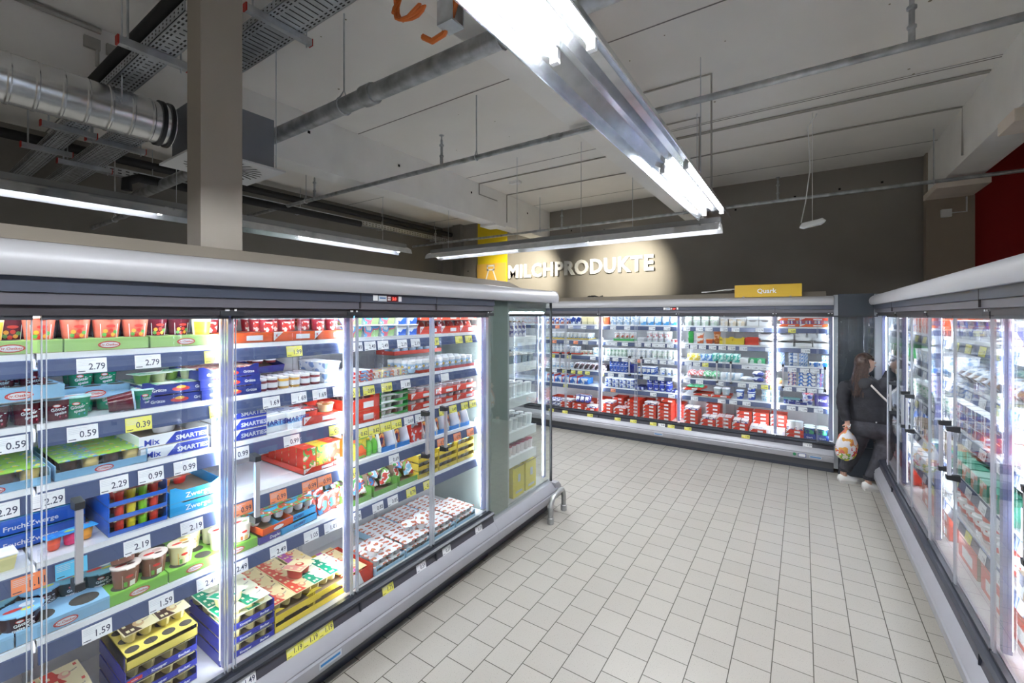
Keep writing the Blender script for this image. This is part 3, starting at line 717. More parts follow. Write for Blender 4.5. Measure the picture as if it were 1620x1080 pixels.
def dbar(q, x, z, w_, h_, m, y=0): q.quad((x - w_ / 2, y, z), (x + w_ / 2, y, z), (x + w_ / 2, y, z + h_), (x - w_ / 2, y, z + h_), m)
def dtext(q, s, x, z, size, m, tilt=0., y=-.0004): q.text(s, (x, y, z), (math.cos(tilt), 0, math.sin(tilt)), (-math.sin(tilt), 0, math.cos(tilt)), size, m, .03)
def jelly_deco(t1, t2, col=1):
    def f(q):
        q.oval((-.008, 0, .054), (1, 0, 0), (0, 0, 1), .012, .006, 0); q.oval((-.008, -.0003, .054), (1, 0, 0), (0, 0, 1), .009, .004, 1)
        dtext(q, t1, -.002, .036, .016, 1, .12); dtext(q, t2, .004, .022, .015, 1, .12); dbar(q, .020, .048, .024, .003, 1); dbar(q, .012, .010, .026, .007, 2)
    return f
def pudding_deco(q):
    dbar(q, 0, .014, .052, .055, 1); q.oval((0, -.0004, .060), (1, 0, 0), (0, 0, 1), .014, .006, 0); dbar(q, 0, .044, .044, .005, 2, -.0004); dbar(q, -.014, .020, .012, .020, 3, -.0004); dbar(q, .012, .018, .022, .022, 4, -.0004)
def fruit_deco(q):
    dbar(q, 0, .016, .062, .056, 1); q.oval((.004, -.0004, .064), (1, 0, 0), (0, 0, 1), .016, .006, 0)
    for x, z, m in ((-.018, .030, 2), (-.004, .026, 0), (.012, .030, 3), (.020, .040, 2), (-.014, .044, 3), (.004, .046, 0)): q.oval((x, -.0005, z), (1, 0, 0), (0, 0, 1), .008, .008, m, 8)

def tray(name, w_, d, h, m, logo=None, txt=None, holes=None, open_=True, tm=None, cat='tray', lab='tray', low=None, panel=None, notch=False):
    """cardboard tray; holes=(nx, ny): top sheet with round cut-outs"""
    b = MB(); t_ = .003; mats = [m, LOGOR, WHT, DARKH, tm or WHT, CARD, panel or WHT]
    fh = low or h
    b.box(-w_ / 2, w_ / 2, -d / 2, d / 2, 0, .003, 5)
    b.box(-w_ / 2, w_ / 2, -d / 2, -d / 2 + t_, 0, fh, 0).box(-w_ / 2, w_ / 2, d / 2 - t_, d / 2, 0, h, 0)
    b.box(-w_ / 2, -w_ / 2 + t_, -d / 2, d / 2, 0, h, 0).box(w_ / 2 - t_, w_ / 2, -d / 2, d / 2, 0, h, 0)
    if notch:
        for s_ in (-1, 1):
            x = s_ * w_ / 2; b.prism([(x, h), (x, h * 1.35), (x - s_ * .02, h * 1.35), (x - s_ * .05, h)], -d / 2, -d / 2 + t_, 'y', 0)
    if holes:
        b.box(-w_ / 2, w_ / 2, -d / 2, d / 2, h - .002, h, 0)
        nx, ny = holes
        for i in range(nx):
            for j in range(ny):
                b.oval((-w_ / 2 + (i + .5) * w_ / nx, -d / 2 + (j + .5) * d / ny, h + .0006), (1, 0, 0), (0, 1, 0), min(w_ / nx, d / ny) * .38, min(w_ / nx, d / ny) * .38, 3, 16)
    y = -d / 2 - .0008
    if panel: b.quad((-w_ / 2, y, .002), (w_ * .1, y, .002), (-w_ * .1, y, fh - .002), (-w_ / 2, y, fh - .002), 6)
    y -= .0006
    if logo == 'oval': oval_logo(b, 0, y, fh * .45, min(fh * .95, .034), 1, 2, txt=txt)
    elif logo == 'plate':
        b.quad((-w_ * .02, y, fh * .22), (w_ * .30, y, fh * .22), (w_ * .30, y, fh * .72), (-w_ * .02, y, fh * .72), 2)
        b.quad((-w_ / 2, y, fh), (-w_ / 2, y, fh * .1), (-w_ * .3, y, fh), (-w_ / 2 + .001, y, fh), 2)
        b.text('K', (-w_ * .43, y - .0006, fh * .5), (1, 0, 0), (0, 0, 1), fh * .38, 1, .03)
    elif logo == 'text': b.text(txt, (0, y, fh * .3), (1, 0, 0), (0, 0, 1), min(fh * .62, w_ * 1.0 / max(4, len(txt))), 4, .02)
    elif logo == 'grutze':
        b.text('Grütze', (-w_ * .28, y, fh * .35), (1, 0, 0), (0, 0, 1), fh * .42, 2, .03)
        b.text('Grütze', (w_ * .32, y, fh * .35), (1, 0, 0), (0, 0, 1), fh * .42, 2, .03)
        b.oval((w_ * .02, y, fh * .45), (1, 0, 0), (0, 0, 1), w_ * .13, fh * .24, 1); b.oval((w_ * .02, y - .0003, fh * .62), (1, 0, 0), (0, 0, 1), w_ * .07, fh * .16, 4)
    elif logo == 'knop':
        b.quad((-w_ * .48, y, fh * .25), (-w_ * .28, y, fh * .25), (-w_ * .28, y, fh * .8), (-w_ * .48, y, fh * .8), 1)
        b.text('müller', (-w_ * .38, y - .0006, fh * .4), (1, 0, 0), (0, 0, 1), fh * .34, 2, .0)
        b.text('Knusper', (-w_ * .05, y, fh * .28), (1, 0, 0), (0, 0, 1), fh * .6, 2, .03); b.text('Becher', (w_ * .31, y, fh * .28), (1, 0, 0), (0, 0, 1), fh * .6, 2, .03)
    elif logo == 'smart':
        b.quad((-w_ * .15, y, .003), (w_ * .48, y, .003), (w_ * .48, y, fh * .95), (0, y, fh * .95), 4)
        b.text('Mix', (-w_ * .33, y - .0004, fh * .2), (1, 0, 0), (0, 0, 1), fh * .7, 4, .02)
        b.text('SMARTIES', (w_ * .24, y - .0006, fh * .25), (1, 0, 0), (0, .0, 1), fh * .55, 2, .03)
    o = b.build(name, mats, smooth=False); o['category'] = cat; o['label'] = lab; return o

def pots(name, w_, d, h, nx, ny, lidm, potm, cat='dessert pack', lab='pack', txt=None, sep=True, over=.004, tm=None, round_=True, art=None):
    """multipack: printed lid sheet over small pots"""
    b = MB(); pw, pd = w_ / nx, d / ny
    pms = potm if isinstance(potm, (list, tuple)) else [potm]
    for i in range(nx):
        for j in range(ny):
            c = (-w_ / 2 + (i + .5) * pw, -d / 2 + (j + .5) * pd, 0); k = (i + j) % len(pms)
            b.lathe([(pw * .30, 0), (pw * .37, .006), (pw * .44, h * .9), (pw * .44, h)], 12, c, k, sy=pd / pw)
    o = b.build(name, pms)
    q = MB().box(-w_ / 2 - over, w_ / 2 + over, -d / 2 - over, d / 2 + over, h, h + .0025, 0)
    ms_ = [lidm, tm or NAVY]
    if art:
        ms_ += [pm(x) for x in art]; z = h + .0030
        q.v += [(-w_ * .5, -d * .5, z), (w_ * .02, -d * .5, z), (-w_ * .08, -d * .22, z), (w_ * .05, d * .05, z), (-w_ * .12, d * .22, z), (-w_ * .18, d * .5, z), (-w_ * .5, d * .5, z)]
        k0 = len(q.v) - 7; q.f.append(tuple(range(k0, k0 + 7))); q.m.append(2)
        q.oval((w_ * .04, -d * .05, z + .0004), (1, 0, 0), (0, 1, 0), w_ * .17, d * .22, 3); q.oval((w_ * .08, d * .0, z + .0007), (1, 0, 0), (0, 1, 0), w_ * .09, d * .12, 0)
        for x, y in ((-.36, -.3), (-.22, -.3), (-.36, .1)): q.quad((w_ * (x - .05), d * (y - .08), z + .0005), (w_ * (x + .05), d * (y - .08), z + .0005), (w_ * (x + .05), d * (y + .08), z + .0005), (w_ * (x - .05), d * (y + .08), z + .0005), 0)
        q.quad((w_ * .36, d * .26, z), (w_ * .45, d * .26, z), (w_ * .45, d * .42, z), (w_ * .36, d * .42, z), 4)
        if txt: q.text(txt, (w_ * .28, -d * .02, z + .0005), (.93, .36, 0), (-.36, .93, 0), w_ * .10, 1, .02)
        txt = None
    if txt: q.text(txt, (0, -d * .12, h + .0032), (1, 0, 0), (0, 1, 0), d * .3 if d < w_ else w_ * .2, 1, .02)
    q.build('lid_sheet', ms_, o, smooth=False)
    o['category'] = cat; o['label'] = lab; return o

def carton(name, w_, d, h, m, front=None, txt=None, tm=None, txt2=None, band=None, cat='carton', lab='carton', top=None, win=None):
    b = MB().box(-w_ / 2, w_ / 2, -d / 2, d / 2, 0, h, 0, top=2 if top else 0, front=1)
    y = -d / 2 - .0008
    if band: b.quad((-w_ / 2, y, h * .35), (w_ / 2, y, h * .35), (w_ / 2, y, h * .62), (-w_ / 2, y, h * .62), 4)
    if win: b.quad((-w_ * .28, y, h * .2), (w_ * .28, y, h * .2), (w_ * .28, y, h * .7), (-w_ * .28, y, h * .7), 4)
    if txt: b.text(txt, (0, y - .0006, h * .42), (1, 0, 0), (0, 0, 1), min(h * .5, w_ * .34), 3, .02)
    if txt2: b.text(txt2, (w_ / 2 + .0008, 0, h * .3), (0, 1, 0), (0, 0, 1), h * .3, 3, .02)
    o = b.build(name, [m, front or m, top or m, tm or WHT, band or win or m], smooth=False, bevel=.0015); o['category'] = cat; o['label'] = lab; return o

def jar(name, r, h, content, lid, label, cat='jar', lab='jar'):
    b = MB().lathe([(r * .9, 0), (r, .006), (r, h * .2)], 14, mi=0, caps=True).lathe([(r * 1.003, h * .2), (r * 1.003, h * .62)], 14, mi=1, caps=False).lathe([(r, h * .62), (r, h * .75), (r * .86, h * .84)], 14, mi=0, caps=False)
    o = b.build(name, [content, label]); MB().lathe([(r * .92, h * .82), (r * .95, h * .84), (r * .95, h * .99), (r * .9, h)], 14).build('lid', lid, o)
    o['category'] = cat; o['label'] = lab; return o

def bottle(name, r, h, body, cap, label, prof=None, cat='bottle', lab='bottle', band=(.15, .6)):
    pf = prof or [(.85, 0), (1, .05), (1.02, band[0]), (1, band[1]), (.72, .78), (.42, .9), (.40, .92)]
    n = len(pf); mis = [1 if band[0] - .01 <= pf[i][1] and pf[i + 1][1] <= band[1] + .01 else 0 for i in range(n - 1)]
    b = MB().lathe([(a * r, z * h) for a, z in pf], 12, mis=mis); o = b.build(name, [body, label], angle=60)
    MB().lathe([(pf[-1][0] * r * 1.1, pf[-1][1] * h), (pf[-1][0] * r * 1.1, h * .99), (pf[-1][0] * r * .9, h)], 12).build('cap', cap, o)
    o['category'] = cat; o['label'] = lab; return o

def pouch(name, w_, h, d, m, cap=None, cat='pouch', lab='pouch'):
    b = MB(); n = 14; ks = 6
    for k in range(ks + 1):
        f = k / ks; ww = w_ / 2 * (1 - .25 * max(0, f - .7) / .3 if cap else 1); dd = d / 2 * math.sin(math.pi * min(1, max(.04, (1 - f) * .95 + .02))) ** .6 * (1 if f < .5 else (1.15 - .3 * f))
        b.v += [(ww * math.cos(2 * math.pi * i / n), max(.0015, dd) * math.sin(2 * math.pi * i / n), f * h) for i in range(n)]
    for j in range(ks):
        for i in range(n):
            i2 = (i + 1) % n; b.f.append((j * n + i, j * n + i2, (j + 1) * n + i2, (j + 1) * n + i)); b.m.append(0)
    b.f.append(tuple(range(n - 1, -1, -1))); b.m.append(0); b.f.append(tuple(ks * n + i for i in range(n))); b.m.append(0)
    o = b.build(name, m, angle=70)
    if cap:
        q = MB().lathe([(.008, h - .004), (.008, h + .012)], 10).lathe([(.015, h + .01), (.017, h + .014), (.017, h + .03), (.012, h + .034)], 10)
        q.build('cap', cap, o)
    o['category'] = cat; o['label'] = lab; return o

def pillow(name, w_, d, h, m, cat='pack', lab='pack', e=.9):
    b = MB(); nx, ny = 8, 6
    for s_ in (1, -1):
        base = len(b.v)
        for j in range(ny + 1):
            for i in range(nx + 1):
                u, v = i / nx * 2 - 1, j / ny * 2 - 1
                z = h / 2 * (max(0, 1 - abs(u) ** 3) * max(0, 1 - abs(v) ** 3)) ** .6 * (1 + .1 * math.sin(i * 2.3 + j * 1.7))
                b.v.append((u * w_ / 2, v * d / 2, h / 2 + s_ * z))
        for j in range(ny):
            for i in range(nx):
                a = base + j * (nx + 1) + i; q = (a, a + 1, a + nx + 2, a + nx + 1)
                b.f.append(q if s_ > 0 else q[::-1]); b.m.append(0)
    o = b.build(name, m, angle=80); o['category'] = cat; o['label'] = lab; return o

def tub(name, w_, d, h, m, lid, front=None, txt=None, tm=None, cat='tub', lab='tub', sep=False):
    b = MB(); k = .86
    b.v += [(-w_ / 2 * k, -d / 2 * k, 0), (w_ / 2 * k, -d / 2 * k, 0), (w_ / 2 * k, d / 2 * k, 0), (-w_ / 2 * k, d / 2 * k, 0), (-w_ / 2, -d / 2, h), (w_ / 2, -d / 2, h), (w_ / 2, d / 2, h), (-w_ / 2, d / 2, h)]
    b.f += [(0, 3, 2, 1), (0, 1, 5, 4), (1, 2, 6, 5), (2, 3, 7, 6), (3, 0, 4, 7)]; b.m += [0, 1, 1, 0, 1]
    b.box(-w_ / 2 - .003, w_ / 2 + .003, -d / 2 - .003, d / 2 + .003, h, h + .008, 2)
    if txt: b.text(txt, (0, -d / 2 * .93 - .003, h * .4), (1, 0, 0), (0, -.14, 1), min(h * .4, w_ * .26), 3, .02)
    o = b.build(name, [m, front or m, lid, tm or NAVY], smooth=False, bevel=.003); o['category'] = cat; o['label'] = lab; return o

def wedge(name, w_, d, h, side, pocket, cat='display carton', lab='carton'):
    """open-fronted display carton with high curved sides"""
    b = MB()
    for x in (-w_ / 2, w_ / 2 - .003):
        b.prism([(d / 2, 0), (-d / 2, 0), (-d / 2, h * .2), (-d * .46, h * .34), (-d * .38, h * .72), (-d * .28, h), (d / 2, h)], x, x + .003, 'x', 0)
    b.box(-w_ / 2, w_ / 2, -d / 2, -d / 2 + .003, 0, h * .17, 1).box(-w_ / 2, w_ / 2, -d / 2, d / 2, 0, .003, 1)
    for x, s_ in ((-w_ / 2 - .0006, 1), (w_ / 2 + .0006, 1)):
        for i in range(3):
            for j in range(4):
                yy, zz = -d * .30 + i * d * .26, h * (.15 + j * .22)
                b.oval((x, yy, zz), (0, 1, 0), (0, 0, 1), .007, .009, 2, 8)
    o = b.build(name, [side, pocket, NAVY], smooth=False); o['category'] = cat; o['label'] = lab; return o

# ------------------------------------------------------------------ placing
OFF = {island_a.name: lambda u: u + .9, island_b.name: lambda u: u - 1.6, wall_a.name: lambda u: u + 4.05, wall_b.name: lambda u: u + 1.55,
       mir_b.name: lambda u: 6.785 - u, mir_a.name: lambda u: 4.275 - u, head.name: lambda u: u}
KINDS = {island_a.name: 'A', island_b.name: 'B', wall_a.name: 'W', wall_b.name: 'W', mir_b.name: 'R', mir_a.name: 'R'}
def put(case, o, u, y, z, label=None, group=None, rz=0., rx=0., ry=0., jit=1.):
    """u: place along the row (world coordinate of the row), y: depth from the glass, z: height of the underside"""
    C = Matrix.Translation(case.location) @ Matrix.Rotation(case.rotation_euler.z, 4, 'Z')
    M = C @ Matrix.Translation((OFF[case.name](u), y, z)) @ Matrix.Rotation(R(rz) + random.uniform(-.05, .05) * jit, 4, 'Z') @ Matrix.Rotation(R(rx), 4, 'X') @ Matrix.Rotation(R(ry), 4, 'Y')
    return dup(o, M, label, group)
def sh(case, i): return shelf_tops(KINDS[case.name])[i - 1] if i <= 5 else .367
def rows(case, o, us, ys, z, label, group=None, **k):
    for y in ys:
        for u in us: put(case, o, u, y, z, label, group or (label if len(us) * len(ys) > 1 else None), **k)
def span(a, b, n): return [a + (b - a) * (i + .5) / n for i in range(n)]

# price tags
_TAG = {}
def ptag(case, u, z, txt, m=TAGW, w_=.085, where='', base=False):
    key = (txt, m.name, w_, base)
    if key not in _TAG:
        b = MB().box(-w_ / 2, w_ / 2, -.0012, 0, 0, .055, 0)
        if txt: b.text(txt, (w_ * .44, -.0018, .012), (1, 0, 0), (0, 0, 1), .034, 1, .012, 'r', .82)
        for i in range(4): b.quad((-w_ * .46, -.0016, .046 - i * .006), (-w_ * .46 + w_ * (.42 if i else .6), -.0016, .046 - i * .006), (-w_ * .46 + w_ * (.42 if i else .6), -.0016, .0478 - i * .006), (-w_ * .46, -.0016, .0478 - i * .006), 2)
        b.quad((-w_ * .46, -.0016, .006), (-w_ * .22, -.0016, .006), (-w_ * .22, -.0016, .009), (-w_ * .46, -.0016, .009), 1)
        o = b.build('price_tag', [m, TAGTXT, TAGG], smooth=False); o['category'] = 'price tag'; _TAG[key] = o
    o = _TAG[key]
    col = {'white_price_paper': 'white', 'yellow_price_paper': 'yellow', 'orange_price_paper': 'orange', 'cyan_price_paper': 'light blue'}[m.name]
    C = Matrix.Translation(case.location) @ Matrix.Rotation(case.rotation_euler.z, 4, 'Z')
    if base: M = C @ Matrix.Translation((OFF[case.name](u), -.0535, .297)) @ Matrix.Rotation(R(-12), 4, 'X')
    else: M = C @ Matrix.Translation((OFF[case.name](u), .0645, z - .081)) @ Matrix.Rotation(R(-9), 4, 'X')
    lab = f'{col} price tag {txt} {where}'.replace('  ', ' ') if txt else f'{col} price tag {where}'
    o = dup(o, M, lab, f'price tags {where}'); return o
# ------------------------------------------------------------------ island cooler: first stretch (u = world y)
IA, IB = island_a, island_b
jam_l = pr('fruit_label', '#f2efe6', '#d8452e', '#5d9e3c', '#f2b53c', scale=55)
S = sh(IA, 1)
g = tray('cup_tray', .25, .32, .048, GRNT, 'oval', 'Dr.Oetker', (3, 4))
for u in (.285, .54, .795): put(IA, g, u, .25, S, 'light green cardboard cup tray with red oval logo on the top shelf', 'green cup trays on the top shelf', jit=0)
o = tray('cup_tray', .245, .33, .05, ORNG, 'plate', None, (3, 4))
for u in (1.05, 1.30, 1.545): put(IA, o, u - (.02 if u > 1.5 else 0), .255, S, 'orange cardboard cup tray with dark red jelly cups on the top shelf', 'orange cup trays on the top shelf', jit=0)
lidp = pr('pink_lid', '#f0e4dc', '#e2574a', '#8cc070', scale=25)
c1 = cup('dessert_cup', .044, .098, pm('#d4705c', .2), pm('#f0d8cc'), None, deco=fruit_deco, dm=[LOGOR, WHT, pm('#5aa04a'), pm('#f0a83a'), pm('#c86a4a')])
for u, l in ((.235, 'yolk coloured'), (.36, 'pink'), (.455, 'pink'), (.545, 'pink'), (.635, 'pink')):
    if u < .3: put(IA, cup('dessert_cup', .044, .10, pm('#efe3b0'), lidp, pm('#f0b83a')), u, .155, S + .03, 'big yellow and cream dessert cup beside the pink cups on the green tray')
    else: put(IA, c1, u, .15, S + .03, 'pink jelly cup with a fruit label in the front row of the green trays', 'pink jelly cups on the green trays')
c2 = cup('dessert_cup', .044, .098, pm('#5e1428', .2), pm('#8a4a50'), None, deco=fruit_deco, dm=[LOGOR, WHT, pm('#5aa04a'), pm('#f0a83a'), pm('#c86a4a')])
rows(IA, c2, (.30, .385, .47, .56, .645, .73, .815), (.235, .32), S + .03, 'dark red jelly cup in the back rows of the green trays', 'dark red cups on the green trays')
put(IA, cup('dessert_cup', .038, .095, pm('#f3ead0'), lidp, pm('#f2ae3a')), .875, .15, S + .03, 'single cream cup with yellow label between green and orange trays')
put(IA, tub('dairy_tub', .07, .05, .045, WHT, LIDW, pr('blue_spot', '#e8edf4', '#31508f', scale=50)), .42, .21, S + .118, 'small white and blue tub lying on top of the pink cups')
c3 = cup('dessert_cup', .037, .082, pm('#8c2030'), FOIL, pr('white_red_label', '#eadfd8', '#c43a32', scale=40), arc=.6)
rows(IA, c3, (1.17, 1.265, 1.46, 1.545), (.15,), S + .035, 'dark red jelly cup with silver lid standing front in the orange trays', 'front jelly cups in the orange trays')
rows(IA, c3, (.97, 1.06, 1.19, 1.29, 1.37, 1.46, 1.54), (.30, .385), S + .035, 'dark red jelly cup at the back of the orange trays', 'back jelly cups in the orange trays')

S = sh(IA, 2)
bt = tray('cup_tray', .22, .30, .05, BLUT, 'oval', 'Dr.Oetker', (3, 4))
jr = cup('jelly_cup', .041, .078, pm('#5c1020', .15), pm('#a9c8de'), None, deco=jelly_deco('Götter', 'speise'), dm=[LOGOR, WHT, pm('#c8385a')])
jg = cup('jelly_cup', .041, .078, pm('#0b8a62', .15), pm('#b5dcd6'), None, deco=jelly_deco('Götter', 'speise'), dm=[LOGOR, WHT, pm('#3aa0c8')])
rows(IA, jr, (.25, .33, .405), (.135, .22), S, 'dark red jelly cup on the lower row under the light blue tray', 'lower dark red jelly cups')
put(IA, bt, .30, .21, S + .088, 'light blue cup tray with red oval logo, stacked above the dark red jelly cups', jit=0)
rows(IA, jr, (.265, .345), (.14, .24), S + .112, 'dark red jelly cup standing in the raised light blue tray', 'raised dark red jelly cups')
put(IA, bt, .52, .34, S + .05, 'light blue cup tray with red oval logo behind the green jelly cups', jit=0)
rows(IA, jg, (.455, .66), (.135,), S, 'bright green jelly cup at the shelf front', 'front green jelly cups')
rows(IA, jg, (.49, .57, .64), (.24, .33), S, 'green jelly cup in the second rows', 'second row green jelly cups')
rows(IA, jg, (.50, .575), (.30, .38), S + .085, 'green jelly cup standing high on the rear light blue tray', 'green cups on the rear tray')
put(IA, jr, .545, .13, S + .03, 'dark jelly cup lying on its side between the green ones', None, rx=84, rz=80)
gt = tray('dessert_tray', .26, .34, .042, NAVY, 'grutze', tm=pm('#f0c04a'), notch=True)
pd_ = pots('dessert_pack', .12, .09, .04, 2, 1, pm('#dfeadc'), art=('#4aa87a', '#c4dcb0', '#c8463c'), potm= [pm('#8fb04a'), pm('#e8e2b8')])
for i, (u, z) in enumerate(((.77, 0), (.775, .047))): put(IA, gt, u, .27, S + z, 'blue Grütze tray of green desserts, ' + ('lower' if i == 0 else 'upper') + ' of the two under the second shelf tags', jit=0)
rows(IA, pd_, (.715, .835), (.16, .26, .36), S + .05, 'green and cream dessert pack inside the blue Grütze tray', 'packs inside the Grütze tray')
put(IA, pd_, .70, .20, S + .092, 'green dessert pack standing highest on the blue Grütze tray', rz=12)
put(IA, pd_, .82, .24, S + .092, 'green dessert pack turned askew on the blue Grütze tray', rz=-20)
pr_ = pots('dessert_pack', .12, .09, .036, 2, 1, pr('red_brown_lid', '#b9564e', '#e8d9c8', '#7a2a2a', scale=20), pm('#d9c9a6'))
for i in range(3):
    put(IA, gt, .985 - .006 * i, .26, S + .046 * i, 'blue Grütze tray of red desserts beside the small jars, ' + ('lowest', 'middle', 'topmost')[i], jit=0)
    rows(IA, pr_, (.93, 1.05), (.15, .25, .35), S + .046 * i + .005, 'red lidded dessert pack in the ' + ('lowest', 'middle', 'topmost')[i] + ' Grütze tray beside the jars', ('lowest', 'middle', 'topmost')[i] + ' Grütze tray packs')
jr1 = jar('small_jar', .026, .062, pm('#7a1f26'), LIDW, PAPER); jr2 = jar('small_jar', .026, .062, pm('#d8a23a'), LIDW, PAPER)
for i, u in enumerate((1.135, 1.19, 1.25, 1.31, 1.37, 1.43)):
    for j, y in enumerate((.13, .19, .25, .31)):
        k = (i // 2 + 0) % 2; put(IA, jr2 if k else jr1, u, y, S, ('yellow' if k else 'red') + ' fruit preserve jar with white lid in the jar rows', ('yellow' if k else 'red') + ' jars on the second shelf')
o = tray('jar_tray', .17, .2, .04, NAVY); put(IA, o, 1.23, .36, S + .10, 'navy cardboard tray tipped up on the jars at the back', rx=16, rz=8)
rows(IA, jr1, (1.20, 1.27), (.30, .36), S + .125, 'red jar standing up in the tipped navy tray', 'jars in the tipped tray')
wt = tub('dairy_tub', .10, .12, .05, WHT, LIDW, pr('pale_blue', '#e6ecf4', '#8aa6d6', scale=20))
for k in range(2): rows(IA, wt, (1.52,), (.16, .30), S + .06 * k, 'white and pale blue tub beside the small jars, ' + ('lower' if not k else 'upper') + ' layer')

S = sh(IA, 3)
pt = tray('multipack_tray', .27, .42, .055, BLUT, 'oval', 'Dr.Oetker', low=.03)
pp = pots('pudding_multipack', .24, .065, .05, 4, 1, pr('cow_meadow_lid', '#86b53c', '#86b53c', '#5a8fd0', '#e0cc4a', scale=30), [pm('#4a2e20'), pm('#e8cf88')], txt='PAULA', tm=pm('#e0522a'))
for j, u in enumerate((.245, .525)):
    put(IA, pt, u, .30, S, 'light blue tray of spotted pudding multipacks on the third shelf, ' + ('by the thin door edge' if j == 0 else 'by the Mix print trays'), jit=0)
    rows(IA, pp, (u,), (.135, .21, .285, .36, .435), S + .012, 'pudding multipack with a meadow print lid in the tray ' + ('by the thin door edge' if j == 0 else 'by the Mix print trays'), jit=0)
st = tray('dairy_tray', .25, .36, .05, WHT, 'smart', tm=pm('#2a3fae'), notch=False)
for i, (u, z, l) in enumerate(((.765, 0, 'lower of the front pair'), (.76, .052, 'empty upper one of the front pair'))): put(IA, st, u, .28, S + z, 'white and blue Mix print tray, ' + l, jit=0)
put(IA, pots('yoghurt_twin_pot', .11, .10, .045, 1, 1, pr('twin_lid', '#d9dde2', '#6a4a3a', scale=25), WHT), .79, .33, S + .06, 'lone yoghurt pot left in the empty Mix print tray')
for i in range(3):
    put(IA, st, 1.02, .27, S + .052 * i, 'white and blue Mix print tray, ' + ('lowest', 'middle', 'topmost')[i] + ' of the stack of three', jit=0)
sp = pots('yoghurt_twin_pot', .105, .10, .035, 2, 1, pm('#c4cad6'), WHT, art=('#8a94b4', '#3a50b0', '#e0a040'))
rows(IA, sp, (.965, 1.075), (.16, .27, .38), S + .118, 'yoghurt twin pot in the topmost Mix print tray', 'twin pots in the topmost Mix print tray')
st2 = pots('yoghurt_twin_pot', .105, .012, .085, 1, 1, WHT, WHT)
up = carton('yoghurt_pack', .105, .03, .085, WHT, WHT, 'SMARTIES', pm('#2a2f8e'), band=pm('#7ab4e8'))
for k, (u, y) in enumerate(((1.20, .13), (1.31, .125), (1.195, .175), (1.31, .17))): put(IA, up, u, y, S, 'white upright candy print yoghurt pack with blue print, ' + ('front' if k < 2 else 'second') + ' row', 'upright candy print packs ' + ('front' if k < 2 else 'second') + ' row', rz=4)
rows(IA, sp, (1.18, 1.29), (.25, .36), S + .05, 'yoghurt twin pot behind the upright candy print packs', 'twin pots behind the upright packs')
rt = tray('pot_tray', .23, .38, .045, REDK, 'plate', None, (2, 3))
put(IA, rt, 1.46, .29, S, 'red cardboard pot tray with black foil lidded desserts on the third shelf', jit=0)
bk = cup('dessert_pot', .047, .05, pm('#281c1c'), pr('black_lid', '#1c1c20', '#c8ccd2', '#a03030', scale=30), REDK)
rows(IA, bk, (1.39, 1.41), (.16, .27), S + .03, 'flat black dessert pot with patterned lid in the red tray', 'black dessert pots')
put(IA, cup('dessert_pot', .045, .06, pm('#e6d9a8'), pr('cream_lid', '#efe2b8', '#b07838', scale=30)), 1.52, .17, S + .03, 'cream dessert pot at the edge of the red pot tray')
put(IA, pouch('dessert_pouch', .15, .13, .04, FOIL), 1.44, .30, S + .09, 'silver foil dessert bag tipped on the black pots', rx=50)
put(IA, carton('carton', .14, .02, .12, REDK), 1.52, .40, S + .05, 'red carton flap standing behind the silver foil bag', ry=30)

S = sh(IA, 4)
fz = tray('dairy_tray', .30, .26, .055, BLU, 'text', 'FruchtZwerge', tm=WHT)
fp = pots('fruit_quark_pack', .14, .05, .048, 3, 1, pm('#3aa0dc'), art=('#2a6fc8', '#b8d04a', '#e05040'), potm= [pm('#e85a3a'), pm('#d8306a'), pm('#f0a030')])
for k in range(3):
    put(IA, fz, .36, .40, S + .062 * k, 'blue fruit quark tray set back on the fourth shelf, ' + ('lowest', 'middle', 'topmost')[k], jit=0)
    rows(IA, fp, (.29, .43), (.30, .38), S + .062 * k + .008, 'fruit quark pack in the ' + ('lowest', 'middle', 'topmost')[k] + ' fruit quark tray', ('lowest', 'middle', 'topmost')[k] + ' fruit quark tray packs')
put(IA, fp, .445, .17, S, 'loose fruit quark pack with orange and pink pots at the shelf front', rz=10)
put(IA, tub('dairy_tub', .10, .08, .05, pm('#efe6a8'), LIDW, pm('#efe6a8')), .25, .13, S, 'pale yellow tub beside the loose fruit quark pack')
st3 = tray('pot_tray', .17, .34, .058, BLU, None)
pk = pots('quark_pot_pack', .15, .05, .05, 4, 1, pr('grill_lid', '#8a4a3a', '#d8c8a8', scale=20), [pm('#e8402a'), pm('#e8d82a'), pm('#8ad02a'), pm('#e8402a')])
for k in range(3):
    t_ = tray('pot_tray', .19, .34, .055, BLU, None, low=.018, panel=pm('#4a74cc')) if k == 0 else t_
    put(IA, t_, .635, .27, S + .058 * k, 'bright blue tray of coloured quark pots, ' + ('lowest', 'middle', 'topmost')[k] + ' of its stack', jit=0)
    rows(IA, pk, (.635,), (.13, .20, .27), S + .058 * k + .004, 'red, yellow and green quark pots in the ' + ('lowest', 'middle', 'topmost')[k] + ' bright blue tray', jit=0)
pk2 = pots('quark_pot_pack', .14, .05, .045, 4, 1, WHT, [pm('#e8402a'), pm('#e8d82a'), pm('#8ad02a')])
put(IA, pk, .625, .14, S + .178, 'pot pack lying on top of the bright blue stack', rx=8)
ct = tray('pot_tray', .21, .36, .05, CYAN, 'text', 'Zwerge', notch=True)
po = pots('quark_pot_pack', .13, .05, .036, 2, 1, pr('orange_lid', '#c8a080', '#d85a30', scale=20), [pm('#f08a1c'), pm('#e2352a')])
for k in range(2):
    put(IA, ct, .845, .28, S + .055 * k, 'light blue tray of orange and red pots, ' + ('lower' if not k else 'nearly empty upper') + ' one', jit=0)
put(IA, po, .85, .14, S + .004, 'orange and red pot pack showing in the lower light blue tray')
put(IA, po, .83, .36, S + .06, 'orange and red pot pack left in the upper light blue tray')
